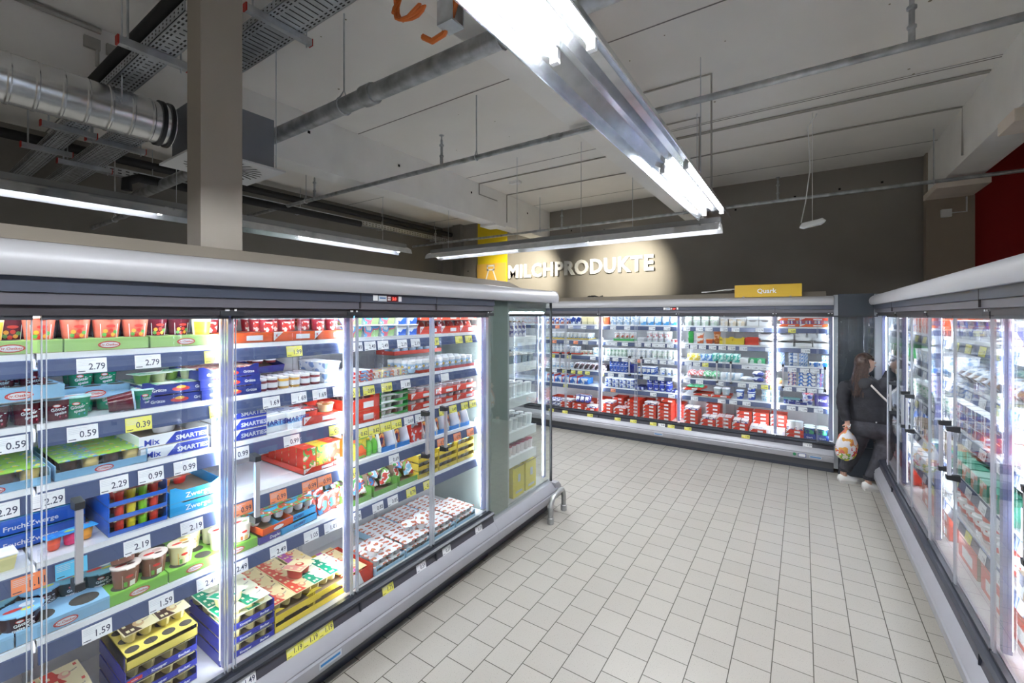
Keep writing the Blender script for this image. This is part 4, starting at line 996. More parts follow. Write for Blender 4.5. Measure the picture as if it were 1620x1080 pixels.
rk = tray('box_tray', .22, .46, .03, REDK, 'plate', None); put(IA, rk, 1.455, .33, S, 'flat red tray with drink cartons on the fourth shelf', jit=0)
fb = carton('drink_carton', .075, .07, .125, REDK, pr('fruit_front', '#d8452e', '#d8452e', '#5fae5a', '#e8c8b8', scale=26)); fy = carton('drink_carton', .075, .07, .125, YELL, pr('fruit_front2', '#e8d84a', '#e8d84a', '#5fae5a', '#e88a5a', scale=26))
rows(IA, fb, (1.40,), (.17, .245, .32, .395, .47), S + .005, 'red drink carton in the row on the flat red tray', 'row of red drink cartons', jit=.3)
rows(IA, fy, (1.48,), (.17, .245, .32), S + .005, 'yellow drink carton with fruit print beside the red row', 'row of yellow drink cartons', jit=.3)
rows(IA, fb, (1.555,), (.17, .245), S + .005, 'red drink carton at the post end of the flat red tray', 'red cartons at the post')

S = sh(IA, 5)
bt2 = tray('cup_tray', .245, .34, .05, BLUT, 'oval', 'Dr.Oetker', (2, 3))
for k, u in enumerate((.17, .42)): put(IA, bt2, u + (.0 if k else 0), .265, S, 'light blue big hole tray on the fifth shelf, ' + ('behind the thin door edge' if not k else 'beside the green pudding trays'), jit=0)
xl = cup('jelly_cup', .056, .075, pm('#34101e', .15), pm('#7ab0d4'), None, deco=jelly_deco('Götter', 'speise XXL'), dm=[LOGOR, WHT, pm('#d8d04a')])
xd = cup('jelly_cup', .056, .075, pm('#08343c', .15), pm('#6aa4b4'), None, deco=jelly_deco('Götter', 'speise XXL'), dm=[LOGOR, WHT, pm('#d8d04a')])
put(IA, xl, .315, .15, S + .03, 'large dark berry jelly cup at the front hole of the blue tray')
put(IA, xl, .385, .27, S + .03, 'large dark berry jelly cup in the second hole row')
put(IA, xd, .47, .27, S + .03, 'large dark teal jelly cup in the second hole row'); put(IA, xd, .55, .25, S + .03, 'large dark teal jelly cup close to the green pudding trays')
put(IA, xd, .27, .29, S + .03, 'large dark teal jelly cup hidden behind the berry cups')
gt2 = tray('cup_tray', .19, .34, .045, pm('#7fc04a'), 'oval', 'Dr.Oetker', (2, 4))
for k, u in enumerate((.635, .83, 1.005)): put(IA, gt2, u, .265, S, 'grass green pudding cup tray, ' + ('beside the big jelly cups', 'with the vanilla cup', 'past the door post')[k], jit=0)
cb = cup('pudding_cup', .047, .096, pm('#8a5c4c', .25), pm('#ddd0c4'), None, deco=pudding_deco, dm=[LOGOR, pm('#c4a498'), pm('#4a2a1c'), pm('#6fae4a'), pm('#e8e0dc')])
cv = cup('pudding_cup', .047, .096, pm('#e6dca8'), pm('#e2dabc'), None, deco=pudding_deco, dm=[LOGOR, pm('#e8b04a'), pm('#8a6a3a'), pm('#6fae4a'), pm('#f0e8c8')])
cw = cup('pudding_cup', .046, .098, pm('#ece6d8'), pm('#dad4c4'), None, deco=pudding_deco, dm=[LOGOR, pm('#ece6d8'), pm('#9ab070'), pm('#c86a3a'), pm('#e8c07a')])
put(IA, cb, .605, .15, S + .03, 'brown chocolate pudding cup standing lowest in the green tray'); put(IA, cb, .60, .165, S + .134, 'brown pudding cup stacked tilted on another one', rx=-14)
put(IA, cb, .70, .16, S + .03, 'brown chocolate pudding cup between the stacked one and the vanilla cup')
put(IA, cb, .68, .27, S + .03, 'brown chocolate pudding cup in the second row of the green tray')
put(IA, cv, .80, .16, S + .03, 'cream vanilla cup with yellow label in the green tray'); put(IA, cv, .87, .27, S + .03, 'cream vanilla cup in the second row close to the post')
rows(IA, cw, (.955, 1.045), (.15,), S + .03, 'white rice pudding cup with beige lid past the door post', 'front rice pudding cups'); rows(IA, cw, (.96, 1.04), (.25,), S + .03, 'white rice pudding cup in the second row past the post', 'second row rice pudding cups')
ho = tray('snack_tray', .17, .25, .035, ORNG, 'oval'); hb = tray('snack_tray', .22, .25, .035, CYAN, 'text', 'HOBBY', tm=pm('#2a2a7a')); hv = tray('snack_tray', .17, .25, .035, pm('#4a3aa0'), 'text', 'Duplex')
put(IA, hv, 1.18, .22, S, 'violet snack tray at the bottom of the tipped stack', rz=3); put(IA, hb, 1.31, .23, S + .0, 'light blue snack tray at the shelf front', rz=4)
put(IA, ho, 1.19, .22, S + .045, 'orange snack tray lying tipped on the violet one', rz=7, rx=3); put(IA, hb, 1.31, .24, S + .045, 'light blue snack tray lying on another', rz=8, rx=3)
mp = pots('snack_pot_pack', .11, .07, .04, 2, 1, pr('hobby_lid', '#3a9fd0', '#5aa84a', '#c8402a', '#e8e8e8', scale=22), WHT)
rows(IA, mp, (1.15, 1.27, 1.38), (.17, .26, .33), S + .075, 'blue and green lidded snack pot pack on the tipped trays', 'snack packs on the tipped trays')
mbk = pouch('snack_pouch', .085, .11, .035, pr('snack', '#3a90d0', '#7a3a24', '#d84a3a', '#e8e8ee', scale=24))
for k, (u, y) in enumerate(((1.43, .16), (1.50, .15), (1.56, .16), (1.45, .24), (1.53, .25), (1.47, .33), (1.56, .34))): put(IA, mbk, u, y, S, 'blue and brown crumpled snack pouch by the door post', 'snack pouches by the door post', rz=random.uniform(-20, 20), rx=-12)

S = sh(IA, 6)
dl, dl2, dl3, dl4, dl5 = [pm(x) for x in ('#e8dcb4', '#e4daae', '#eeeed6', '#ead9a4', '#ecd4a0')]; ARTS = (('#c8362c', '#e8a898', '#d8483c'), ('#3e241a', '#caa878', '#d8483c'), ('#0f9a74', '#dfe8c8', '#d8483c'), ('#d8503c', '#e89a7a', '#8a3024'), ('#b04aa0', '#e8705a', '#e8c84a'))
NV = pm('#2a2f6a')
def twin(nm, lidm): return pots(nm, .115, .105, .045, 1, 2, lidm, pm('#e6dca0'), txt='Dany', tm=NV)
tr_, tb, tg, tp, tf = [pots('yoghurt_corner_pack', .11, .12, .048, 2, 1, m, pm('#e4d896'), txt='Doppel', tm=NV, art=ar) for m, ar in zip((dl, dl2, dl3, dl4, dl5), ARTS)]
rows(IA, tr_, (.22, .34, .46), (.12, .245, .37), S + .10, 'cream and red lidded yoghurt pack lying low below the fifth shelf', 'cream and red yoghurt packs')
rows(IA, tray('pack_tray', .36, .38, .10, REDK), (.34,), (.245,), S, 'red pack tray on the cooler bottom, first door', jit=0)
kt = tray('pack_tray', .25, .34, .055, pm('#3038a0'), 'knop', low=.026, tm=YELL, holes=None)
hol = tray('pack_tray', .25, .34, .055, pm('#dccb62'), None, None, (4, 4), low=.035)
for k in range(4):
    l = ('lowest', 'second', 'third', 'topmost')[k]
    put(IA, kt, .715, .27, S + .066 * k, f'blue and yellow yoghurt tray, {l} of the stack left of the post'.replace('left of', 'before'), jit=0)
    if k < 3: rows(IA, tb, (.655, .775), (.17,), S + .066 * k + .006, f'yoghurt pack showing in the {l} tray before the post', f'packs in the {l} tray before the post', jit=0)
rows(IA, hol, (.715,), (.262,), S + .066 * 3 + .001, 'yellow tray top with empty oval cut-outs before the post', jit=0)
rows(IA, tb, (.66, .78), (.225, .35, .475), S + .066 * 3 + .055, 'brown and cream lidded yoghurt pack on top of the stack before the post', 'brown lidded packs on the stack')
for k in range(3):
    l = ('lowest', 'middle', 'topmost')[k]
    put(IA, kt, 1.05, .25, S + .066 * k, f'blue and yellow yoghurt tray, {l} of the stack just past the post', jit=0)
    rows(IA, tg, (.99, 1.11), (.15,), S + .066 * k + .006, f'green lidded yoghurt pack showing in the {l} tray past the post', f'packs in the {l} tray past the post', jit=0)
rows(IA, tg, (.985, 1.10), (.15, .28, .40), S + .066 * 2 + .035, 'green and cream lidded yoghurt pack on top of the stack past the post', 'green lidded packs on the stack')
put(IA, tg, 1.0, .17, S + .066 * 3 + .03, 'green lidded yoghurt pack lying loose and tipped on the others', rz=15, rx=-6)
yt = tray('pack_tray', .22, .34, .05, YELL, None, low=.03, notch=True)
for k, u in enumerate((1.29, 1.29, 1.50, 1.50)):
    l = ('lower', 'upper')[k % 2] + ' yellow yoghurt tray ' + ('in the middle' if k < 2 else 'at the end') + ' of the second door'
    put(IA, yt, u, .25, S + .055 * (k % 2), l, jit=0)
rows(IA, tp, (1.24, 1.36), (.16, .28, .40, .52), S + .085, 'peach lidded yoghurt pack on the yellow trays', 'peach lidded packs'); rows(IA, tg, (1.46, 1.565), (.16, .28), S + .085, 'green lidded yoghurt pack on the end yellow tray', 'green lidded packs on the end tray')
rows(IA, tf, (1.49,), (.40, .52), S + .085, 'purple and orange lidded yoghurt pack at the back of the end tray', 'purple lidded packs'); put(IA, pots('yoghurt_corner_pack', .11, .12, .055, 2, 1, pm('#efe2b0'), pm('#b0443c'), art=('#e8a08c', '#e0503c', '#d8483c')), 1.40, .25, S + .14, 'strawberry yoghurt pack standing loose on top of the others', rz=20)

# ------------------------------------------------------------------ island cooler: second stretch
S = sh(IB, 1)
bw = tub('dairy_tub', .12, .10, .068, WHT, LIDW, pr('big_tub', '#e6ebf2', '#5aa8dc', '#d86a7a', '#9ac07a', scale=14))
for k in range(2): rows(IB, bw, (1.67, 1.80, 1.93), (.15, .27), S + .078 * k, ('lower' if not k else 'upper') + ' layer white dairy tub with blue and pink print', ('lower' if not k else 'upper') + ' layer of printed tubs')
bb = tub('dairy_tub', .085, .08, .066, pm('#2a62c8'), LIDW, pr('blue_front', '#eef2f7', '#2a62c8', scale=16))
for k in range(2): rows(IB, bb, (2.05, 2.15), (.14, .24), S + .075 * k, ('lower' if not k else 'upper') + ' blue and white square tub beside the big tubs', ('lower' if not k else 'upper') + ' blue square tubs')
rb = tray('bag_tray', .21, .30, .055, REDK, 'plate'); rp = pouch('snack_pouch', .09, .085, .05, pr('red_white_bag', '#e0452e', '#f0ded6', scale=14))
for u, w1 in ((2.32, 'first'), (2.54, 'middle'), (2.755, 'last')):
    for k in range(2):
        put(IB, rb, u, .25, S + .10 * k, f'{w1} red bag tray on the top shelf, ' + ('lower' if not k else 'upper') + ' one', jit=0)
        rows(IB, rp, (u - .05, u + .05), (.15, .24), S + .10 * k + .01, f'red and white snack bag in the {w1} ' + ('lower' if not k else 'upper') + ' bag tray', f'bags in the {w1} ' + ('lower' if not k else 'upper') + ' tray', rx=-10)
S = sh(IB, 2)
fl = carton('cheese_pack', .17, .20, .022, CLEAR if False else pm('#dfe2e6'), pr('cheese_front', '#e8eaee', '#d0443a', '#7aa8d8', scale=30))
for k in range(3): put(IB, fl, 1.71, .19, S + .024 * k, 'white flat snack pack with red mark, ' + ('lowest', 'middle', 'top')[k] + ' of the clear bay', rz=3 * k)
fo = pr('striped_sheet', '#d9d6cc', '#c87a5a', '#8fb0c8', '#e6d27a', scale=20)
pf2 = carton('cheese_pack', .15, .2, .02, fo)
for u in (1.90, 2.06, 2.2):
    for k in range(2): put(IB, pf2, u, .24, S + .02 * k, 'pale striped flat pack between clear dividers', 'striped flat packs')
for u in (1.62, 1.82, 1.985): put(IB, MB().prism([(.10, 0), (.58, 0), (.58, .14), (.30, .14)], -.0012, .0012, 'x').build('shelf_divider', GUARD, smooth=False), u, 0, S, None, 'clear dividers', jit=0)
for o in bpy.data.objects:
    if o.name.startswith('shelf_divider'): tag(o, 'clear plastic shelf divider standing between flat packs', 'divider', 'clear dividers between flat packs')
eg = bottle('yoghurt_bottle', .029, .082, pm('#a9c4dc'), LIDW, pr('egg_label', '#dfe8f2', '#7a9cc8', '#e0c060', scale=34), prof=[(.7, 0), (.95, .12), (1.02, .35), (.95, .58), (.86, .66), (.88, .74)], band=(.15, .58))
for u, n_ in ((2.16, 0), (2.23, 0), (2.30, 0), (2.37, 0), (2.44, 0), (2.51, 0), (2.58, 0), (2.65, 0), (2.72, 0), (2.79, 0)):
    for y in (.13, .20, .27, .34): put(IB, eg, u + .0, y, S + .006, 'small round bottomed white and blue yoghurt bottle on the second shelf', 'small white blue bottles')
put(IB, tray('bottle_tray', .62, .30, .022, REDK), 2.50, .235, S, 'long red tray under the small round bottles', jit=0)
put(IB, tray('bottle_tray', .50, .20, .03, REDK), 2.42, .42, S + .115, 'red bottle tray raised at the back above the small bottles', jit=0)
rows(IB, eg, (2.22, 2.30, 2.38, 2.46, 2.54, 2.62), (.36, .44), S + .13, 'small white bottle in the raised red tray', 'bottles in the raised red tray')
S = sh(IB, 3)
r3_ = tray('pot_tray', .24, .34, .075, REDK, 'plate', notch=True)
for k in range(2): put(IB, r3_, 1.73, .26, S + .075 * k, 'big orange red tray beside the green stack, ' + ('lower' if not k else 'upper') + ' one', jit=0)
sv = tub('dairy_tub', .10, .08, .045, pm('#8a8078'), FOIL, pr('sil', '#8a8078', '#3a2a2a', scale=30)); rows(IB, sv, (1.68, 1.79), (.20, .30, .39), S + .12, 'silver lidded tub lying in the big orange red tray', 'silver lidded tubs', rx=-5)
gr = tray('milk_pot_tray', .23, .32, .04, GRNK, None, low=.018, panel=WHT); gp = pots('milk_pot_pack', .20, .06, .036, 4, 1, pr('gl', '#3aa04a', '#e8eee8', scale=16), [WHT, pm('#d8dcd8'), pm('#5a5650')])
for k in range(5):
    put(IB, gr, 1.985, .26, S + .045 * k, 'green tray of white pots, ' + ('lowest', 'second', 'third', 'fourth', 'topmost')[k] + ' of the green stack', jit=0)
    rows(IB, gp, (1.985,), (.14,), S + .045 * k + .004, 'row of white pots in the ' + ('lowest', 'second', 'third', 'fourth', 'topmost')[k] + ' green tray', jit=0)
rr = tray('pot_tray', .235, .34, .042, REDK, 'plate', None, (3, 4)); pl = cup('dessert_pot', .034, .035, pm('#b0b4b8'), FOIL, sep=False)
for u, w1 in ((2.24, 'first'), (2.48, 'middle'), (2.72, 'last')):
    for k in range(2):
        put(IB, rr, u, .26, S + .075 * k, f'{w1} red tray of foil lidded pots on the third shelf, ' + ('lower' if not k else 'upper') + ' one', jit=0)
        rows(IB, pl, (u - .078, u, u + .078), (.135, .22), S + .075 * k + .03, f'silver lidded pot in the {w1} red tray of the third shelf', f'pots in the {w1} red tray of the third shelf')
S = sh(IB, 4)
put(IB, carton('juice_box', .14, .14, .13, pm('#e8892a'), pr('yellow_fruit', '#ece25a', '#e8d23a', '#7ab85a', '#e86a3a', scale=16)), 1.70, .19, S, 'yellow fronted fruit carton beside the squeeze pouches')
sg = bottle('squeeze_pouch', .024, .11, pm('#6fc04a'), YELL, pm('#5ab03a'), prof=[(.75, 0), (1, .1), (1.0, .5), (.8, .7), (.35, .82), (.35, .88)])
for u, y in ((1.80, .14), (1.85, .15), (1.80, .22), (1.86, .23)): put(IB, sg, u, y, S, 'green squeeze pouch with yellow cap on the fourth shelf', 'green squeeze pouches')
wd = wedge('display_carton', .115, .30, .175, PAPER, pm('#3a8ad8')); dp = pouch('snack_pouch', .07, .14, .03, pr('dino', '#2a2a50', '#c03a2a', '#e0a04a', '#3a3a3a', scale=26), None)
for i, u in enumerate((1.93, 2.06, 2.32, 2.45, 2.58, 2.71, 2.82)):
    if i == 6: continue
    w1 = ('first', 'second', 'third', 'fourth', 'fifth', 'last')[i]
    put(IB, wd, u, .25, S, f'white display carton with blue dots, {w1} along the fourth shelf', jit=0)
    rows(IB, dp, (u,), (.17, .24, .31), S + .01, f'dark blue and red pouch in the {w1} dotted carton', f'pouches in the {w1} dotted carton', rx=-14)
put(IB, carton('snack_carton', .10, .28, .16, REDK, pr('red_blue_dot', '#d83a2c', '#d83a2c', '#e6e9f2', scale=30)), 2.19, .25, S, 'red carton with white and blue spots between dotted cartons', jit=0)
S = sh(IB, 5)
gc = tray('pouch_carton', .19, .36, .07, pm('#6aa84a'), None, low=.035)
pc = [pouch('fruit_pouch', .088, .125, .042, pr('fp%d' % i, *c, scale=24), cap) for i, (c, cap) in enumerate((((('#8fc8e8', '#e8e8f0', '#c84a3a', '#7ab04a')), pm('#e84a9a')), (('#3a8ad0', '#e0503a', '#e8e4e0', '#4aa04a'), pm('#e8e02a')), (('#d84a3a', '#e8e8e8', '#7ab04a', '#3a2a20'), pm('#e84a9a'))))]
for i, u in enumerate((1.70, 1.91, 2.12)):
    put(IB, gc, u, .28, S, 'green carton with fruit pouches on the fifth shelf, ' + ('first', 'middle', 'last')[i], jit=0)
    for j, (du, y, z, rx, rz_) in enumerate(((-.045, .11, .0, -45, 20), (.045, .10, .0, -38, -15), (0, .17, .03, -58, 5), (-.05, .24, .04, -55, -20), (.05, .25, .04, -50, 30), (0, .13, .06, -65, 40), (.02, .33, .05, -50, -10))):
        put(IB, pc[(i + j) % 3], u + du, y + .05, S + z + .035, ('pale blue', 'bright blue', 'red')[(i + j) % 3] + ' fruit pouch lying in the ' + ('first', 'middle', 'last')[i] + ' green carton', 'pouches in the ' + ('first', 'middle', 'last')[i] + ' green carton', rx=rx, rz=rz_)
for u in (1.80, 2.015): put(IB, carton('divider_card', .004, .3, .14, CARD), u, .30, S, 'brown card wall between the green pouch cartons', 'brown card walls', jit=0)
yb = tray('snack_carton', .20, .34, .05, YELL, 'text', 'Leo', tm=pm('#4a2a6a'), low=.028); yp = pots('snack_pot_pack', .09, .06, .03, 2, 1, pr('yb', '#e0c84a', '#7ab0d8', '#4a3020', scale=20), WHT)
for u, w1 in ((2.29, 'first'), (2.50, 'middle'), (2.71, 'last')):
    for k in range(3):
        put(IB, yb, u, .26, S + .056 * k, f'yellow carton with brown dots, {w1} stack, ' + ('lowest', 'middle', 'topmost')[k], jit=0)
        rows(IB, yp, (u - .05, u + .05), (.15, .23, .31), S + .056 * k + .012, f'yellow and blue snack pack in the {w1} yellow stack', f'packs in the {w1} yellow stack')
S = sh(IB, 6)
rx_ = tray('fruit_quark_box', .17, .36, .085, REDK, None, panel=WHT); put(IB, rx_, 1.69, .24, S, 'open white and red box of purple lidded packs at the door post', jit=0)
rows(IB, tf, (1.69,), (.15, .28, .40), S + .03, 'purple and yellow lidded pack inside the white and red box', 'packs inside the white and red box', jit=0)
bl = tray('pack_tray', .235, .27, .05, pm('#a9cfe6'), None, low=.032, notch=True)
lw = pr('white_dessert_lid', '#eceef0', '#eceef0', '#c8402e', '#c08a5a', scale=26)
td = pots('dessert_twin_pack', .11, .085, .042, 2, 1, lw, pm('#c8ccd0')); 
k = 0
for u, w1 in ((1.90, 'nearest the red box'), (2.15, 'second from the red box'), (2.40, 'third from the red box'), (2.65, 'closest to the side glass')):
    for y, w2 in ((.175, 'front'), (.455, 'rear')):
        if u < 2 and y > .4: continue
        put(IB, bl, u, y, S, f'pale blue dessert tray on the cooler bottom, {w2} one {w1}', jit=0)
        for z in (0, .045):
            if z and y > .4: continue
            rows(IB, td, (u - .058, u + .058), [y - .08, y + .01, y + .10], S + .006 + z, f'white red printed dessert pack in the {w2} tray {w1}', f'dessert packs {w2} tray {w1}', jit=.6)
for k, (u, y, rz_) in enumerate(((1.84, .14, 30), (2.2, .19, -25), (2.27, .15, 40), (2.33, .22, 10))): put(IB, td, u, y, S + .098, 'dessert twin pack lying loose across the others', 'loose dessert packs', rz=rz_, rx=8)

# price tags of the island
wh = 'on the rail of the {} shelf, island cooler'
def tags(case, shelf, items):
    nm = ('top', 'second', 'third', 'fourth', 'fifth')[shelf - 1]; z = sh(case, shelf)
    for u, t_, c in items: ptag(case, u, z, t_, {'w': TAGW, 'y': TAGY, 'o': TAGO, 'c': TAGC}[c], where=wh.format(nm))
tags(IA, 1, [(.485, '2.79', 'w'), (.655, '2.79', 'w'), (.90, '1.39', 'y'), (1.275, '1.99', 'y')])
tags(IA, 2, [(.28, '0.59', 'w'), (.46, '0.59', 'w'), (.625, '0.39', 'y'), (.92, '1.25', 'y'), (1.155, '1.69', 'w'), (1.30, '1.69', 'w'), (1.42, '1.69', 'w'), (1.545, '0.89', 'w')])
tags(IA, 3, [(.26, '2.29', 'w'), (.37, '2.29', 'w'), (.55, '2.29', 'w'), (.665, '0.99', 'w'), (.785, '0.99', 'w'), (1.005, '0.99', 'w'), (1.26, '0.99', 'w'), (1.52, '0.89', 'y')])
tags(IA, 4, [(.325, '1.11', 'o'), (.62, '2.19', 'w'), (.81, '2.19', 'w'), (1.02, '0.99', 'o'), (1.19, '0.99', 'o'), (1.36, '0.99', 'o'), (1.45, '0.99', 'o')])
ptag(IA, .43, sh(IA, 4), '', TAGC, where='with a wave logo beside the orange 1.11 tag')
tags(IA, 5, [(.50, '1.59', 'w'), (.70, '1.59', 'w'), (.87, '2.49', 'w'), (1.0, '2.49', 'w'), (1.19, '2.49', 'w'), (1.37, '1.05', 'w'), (1.49, '1.05', 'w'), (1.575, '0.85', 'w')])
tags(IB, 1, [(1.66, '2.49', 'w'), (1.76, '2.49', 'w'), (1.86, '2.49', 'w'), (2.02, '2.19', 'w'), (2.14, '2.19', 'w'), (2.33, '1.99', 'y'), (2.60, '1.61', 'y'), (2.72, '1.61', 'y')])
tags(IB, 2, [(1.64, '0.89', 'y'), (1.75, '0.89', 'y'), (1.89, '0.89', 'y'), (2.05, '1.89', 'w'), (2.44, '', 'w')])
tags(IB, 3, [(1.70, '0.62', 'y'), (1.79, '0.62', 'y'), (1.88, '0.62', 'y'), (1.97, '0.62', 'y'), (2.08, '0.69', 'w'), (2.18, '0.69', 'w'), (2.42, '0.49', 'y'), (2.53, '0.49', 'y'), (2.67, '0.93', 'y'), (2.77, '0.93', 'y')])
tags(IB, 4, [(1.635, '0.49', 'y'), (1.95, '0.69', 'w'), (2.40, '0.75', 'o'), (2.58, '0.75', 'o'), (2.74, '1.05', 'o')])
tags(IB, 5, [(1.65, '0.69', 'w'), (1.82, '0.85', 'w'), (1.94, '0.85', 'w'), (2.10, '0.79', 'y'), (2.26, '0.79', 'y')])
for u, t_, c, wd_ in ((.98, '1.49', TAGW, .085), (1.21, '1.19', TAGY, .085), (1.296, '1.19', TAGY, .085), (1.382, '1.19', TAGY, .085)): ptag(IA, u, 0, t_, c, where='on the base strip of the long island cooler', base=True)
for u, t_, c in ((1.80, '1.75', TAGY), (2.08, '0.59', TAGW), (2.33, '0.59', TAGW), (2.70, '0.59', TAGW)): ptag(IB, u, 0, t_, c, where='on the base strip near the side glass', base=True)
# ------------------------------------------------------------------ wall coolers (u = world x)
WA, WB = wall_a, wall_b
nm5 = ('top', 'second', 'third', 'fourth', 'fifth', 'bottom')
def fc(*hs, **k): return pr('f' + ''.join(h.strip('#')[:3] for h in hs), *hs, **k)
def mk(kind, *a):
    return {'cup': lambda r, h, b, l, p: cup('yoghurt_cup', r * 1.12, h * 1.42, b, l, p, sep=False, n=12, arc=1.3),
            'tub': lambda w_, d, h, b, l, p: tub('dairy_tub', w_, d, h * 1.4, b, l, p),
            'box': lambda w_, d, h, b, p: carton('carton', w_, d, h, b, p),
            'pil': lambda w_, d, h, b: pillow('cheese_bag', w_, d, h, b),
            'bag': lambda w_, h, d, b: pouch('cheese_bag', w_, h, d, b)}[kind](*a)
def seg(case, shelf, u0, u1, n, proto, desc, ny=2, stack=1, dy=.09, y0=.14, dz=.088, z0=0., rx=0., jit=1., rz=0.):
    """a block of n equal things side by side, ny deep and some layers high"""
    S_ = sh(case, shelf)
    if stack > 1: dz = max(dz, max(c_[2] for q_ in [proto] + list(proto.children) for c_ in q_.bound_box) * 1.01)
    for k in range(stack):
        lay = '' if stack == 1 else ', ' + (('lower layer', 'upper layer') if stack == 2 else ('lowest layer', 'second layer', 'third layer', 'fourth layer', 'top layer'))[k]
        rows(case, proto, span(u0, u1, n), [y0 + j * dy for j in range(ny)], S_ + z0 + k * dz, desc + lay, desc + lay, rx=rx, jit=jit, rz=rz)
B2 = fc('#e9eef4', '#2a62c0', scale=18); LB = fc('#e9eef4', '#6aa8dc', scale=18); WB_ = fc('#f0f2f4', '#9ab8d8', scale=30)
wcup = mk('cup', .034, .075, WHT, LIDW, LB); wcup2 = mk('cup', .034, .075, WHT, LIDW, fc('#eef0f2', '#4a90c8', '#e0d8c0', scale=25))
bcup = mk('cup', .034, .07, BLU, LIDW, fc('#2450b0', '#e6ebf4', scale=22)); tcup = mk('cup', .040, .11, WHT, LIDW, fc('#f0f0f2', '#d8d8e4', '#c84a4a', scale=25))
gcup = mk('cup', .033, .085, pm('#dfe8e2'), LIDW, fc('#e6efe8', '#7ab894', scale=22)); icup = mk('cup', .036, .09, pm('#e2e8f0'), LIDW, fc('#e8edf4', '#a9bcd8', scale=22))
bkt = mk('tub', .10, .10, .095, WHT, LIDW, WB_); bky = mk('tub', .11, .10, .085, pm('#efe4b4'), pm('#f0e2a0'), pm('#f1e7bc')); bkb = mk('tub', .10, .10, .09, CYAN, LIDW, fc('#e8f0f6', '#3aa0e0', scale=14))
darkb = mk('bag', .11, .11, .05, fc('#1c1a22', '#5a2430', '#c8ccd2', scale=22)); blbox = mk('box', .13, .11, .10, pm('#3a8ad8'), fc('#e8eef4', '#2a70d0', scale=14))
bts = mk('tub', .105, .12, .045, NAVY, pm('#dfe4ee'), fc('#2a3fae', '#8aa6e0', '#e8ecf4', scale=26)); dbl = fc('#16245c', '#2a3fae', '#c8d0e6', scale=24)
seg(WA, 1, -3.95, -3.46, 5, mk('tub', .085, .09, .075, pm('#3a5ab0'), LIDW, fc('#3a5ab0', '#e8ecf2', '#d07048', scale=20)), 'blue and white print tub on the top shelf of the wall cooler, first door')
seg(WA, 1, -3.42, -3.22, 2, mk('tub', .085, .09, .09, NAVY, LIDW, fc('#28408c', '#e8ecf2', scale=18)), 'navy and white tub on the top shelf beside cream tubs')
seg(WA, 1, -3.2, -2.87, 3, bky, 'cream coloured bucket on the top shelf of the wall cooler')
seg(WA, 1, -2.8, -2.7, 1, mk('tub', .085, .09, .09, ORNG, LIDW, ORNG), 'orange tub behind the door post on the top shelf')
seg(WA, 1, -2.69, -2.23, 4, bkt, 'white bucket on the top shelf of the wall cooler', stack=1)
seg(WA, 1, -2.19, -1.60, 5, bkb, 'cyan and white bucket on the top shelf of the wall cooler')
seg(WA, 2, -3.95, -3.05, 11, wcup, 'white cup with light blue band in the long second shelf row', ny=3)
rows(WA, tray('cup_tray', .22, .3, .02, pm('#e6c84a')), span(-3.95, -3.05, 4), (.22,), sh(WA, 2), 'low yellow edged tray under the light blue banded cups', jit=0)
seg(WA, 2, -2.62, -2.28, 4, mk('cup', .038, .075, WHT, LIDW, fc('#f0f0f0', '#d85a4a', '#5ab06a', scale=20)), 'white cup with red and green print in green trays', z0=.03)
rows(WA, tray('cup_tray', .17, .26, .035, pm('#5ac070')), (-2.53, -2.36), (.2,), sh(WA, 2), 'mint green tray with white cups on the second shelf', jit=0)
seg(WA, 2, -2.24, -2.1, 1, tub('dairy_tub', .12, .1, .05, WHT, LIDW), 'low white tub at the door meeting line, second shelf')
seg(WA, 2, -2.08, -1.72, 4, tcup, 'tall white drinking cup on the second shelf before the post', ny=3, dy=.08)
seg(WA, 2, -1.70, -1.58, 1, mk('box', .10, .1, .045, PAPER, fc('#eceef0', '#d04a4a', scale=20)), 'low white and red box at the second shelf post')
seg(WA, 3, -3.95, -3.5, 6, icup, 'pale cup in red tray on the third shelf, first door', stack=2, dz=.095, ny=2); seg(WA, 3, -3.45, -3.27, 2, icup, 'pale cup at the end of the red tray, third shelf')
rows(WA, tray('cup_tray', .30, .28, .022, REDK), (-3.62, -3.33), (.2,), sh(WA, 3) - .0, 'low red tray under pale cups on the third shelf', jit=0)
seg(WA, 3, -3.24, -3.02, 3, mk('cup', .034, .045, pm('#e8e6d8'), LIDW, fc('#e8e6d8', '#c84a3a', scale=20)), 'squat cream cup on the third shelf'); seg(WA, 3, -3.0, -2.85, 2, mk('cup', .042, .085, pm('#e6efee'), LIDW, fc('#e6efee', '#5a9ab0', scale=20)), 'broad white cup beside squat cream cups')
seg(WA, 3, -2.78, -2.42, 6, gcup, 'pale green white cup in the third shelf block, before the meeting line', ny=3, dy=.075); seg(WA, 3, -2.40, -2.02, 5, mk('cup', .036, .09, WHT, LIDW, fc('#f0f2f4', '#b8c8dc', scale=20)), 'plain white cup on the third shelf', ny=3, dy=.08)
seg(WA, 3, -2.0, -1.60, 5, mk('cup', .036, .09, WHT, LIDW, fc('#f2f4f2', '#9ac8a4', scale=18)), 'white and green cup on the third shelf before the post', ny=3, dy=.08)
seg(WA, 4, -3.95, -3.42, 7, mk('cup', .032, .06, WHT, LIDW, LB), 'small light blue cup on the fourth shelf, first door'); seg(WA, 4, -3.36, -2.88, 5, darkb, 'black and red foil bag on the fourth shelf', ny=3, rx=-10, dy=.085)
seg(WA, 4, -2.84, -2.72, 1, mk('box', .09, .12, .10, pm('#3a2a38'), fc('#3a2a38', '#d8d0d8', scale=25)), 'dark printed box behind the fourth shelf post')
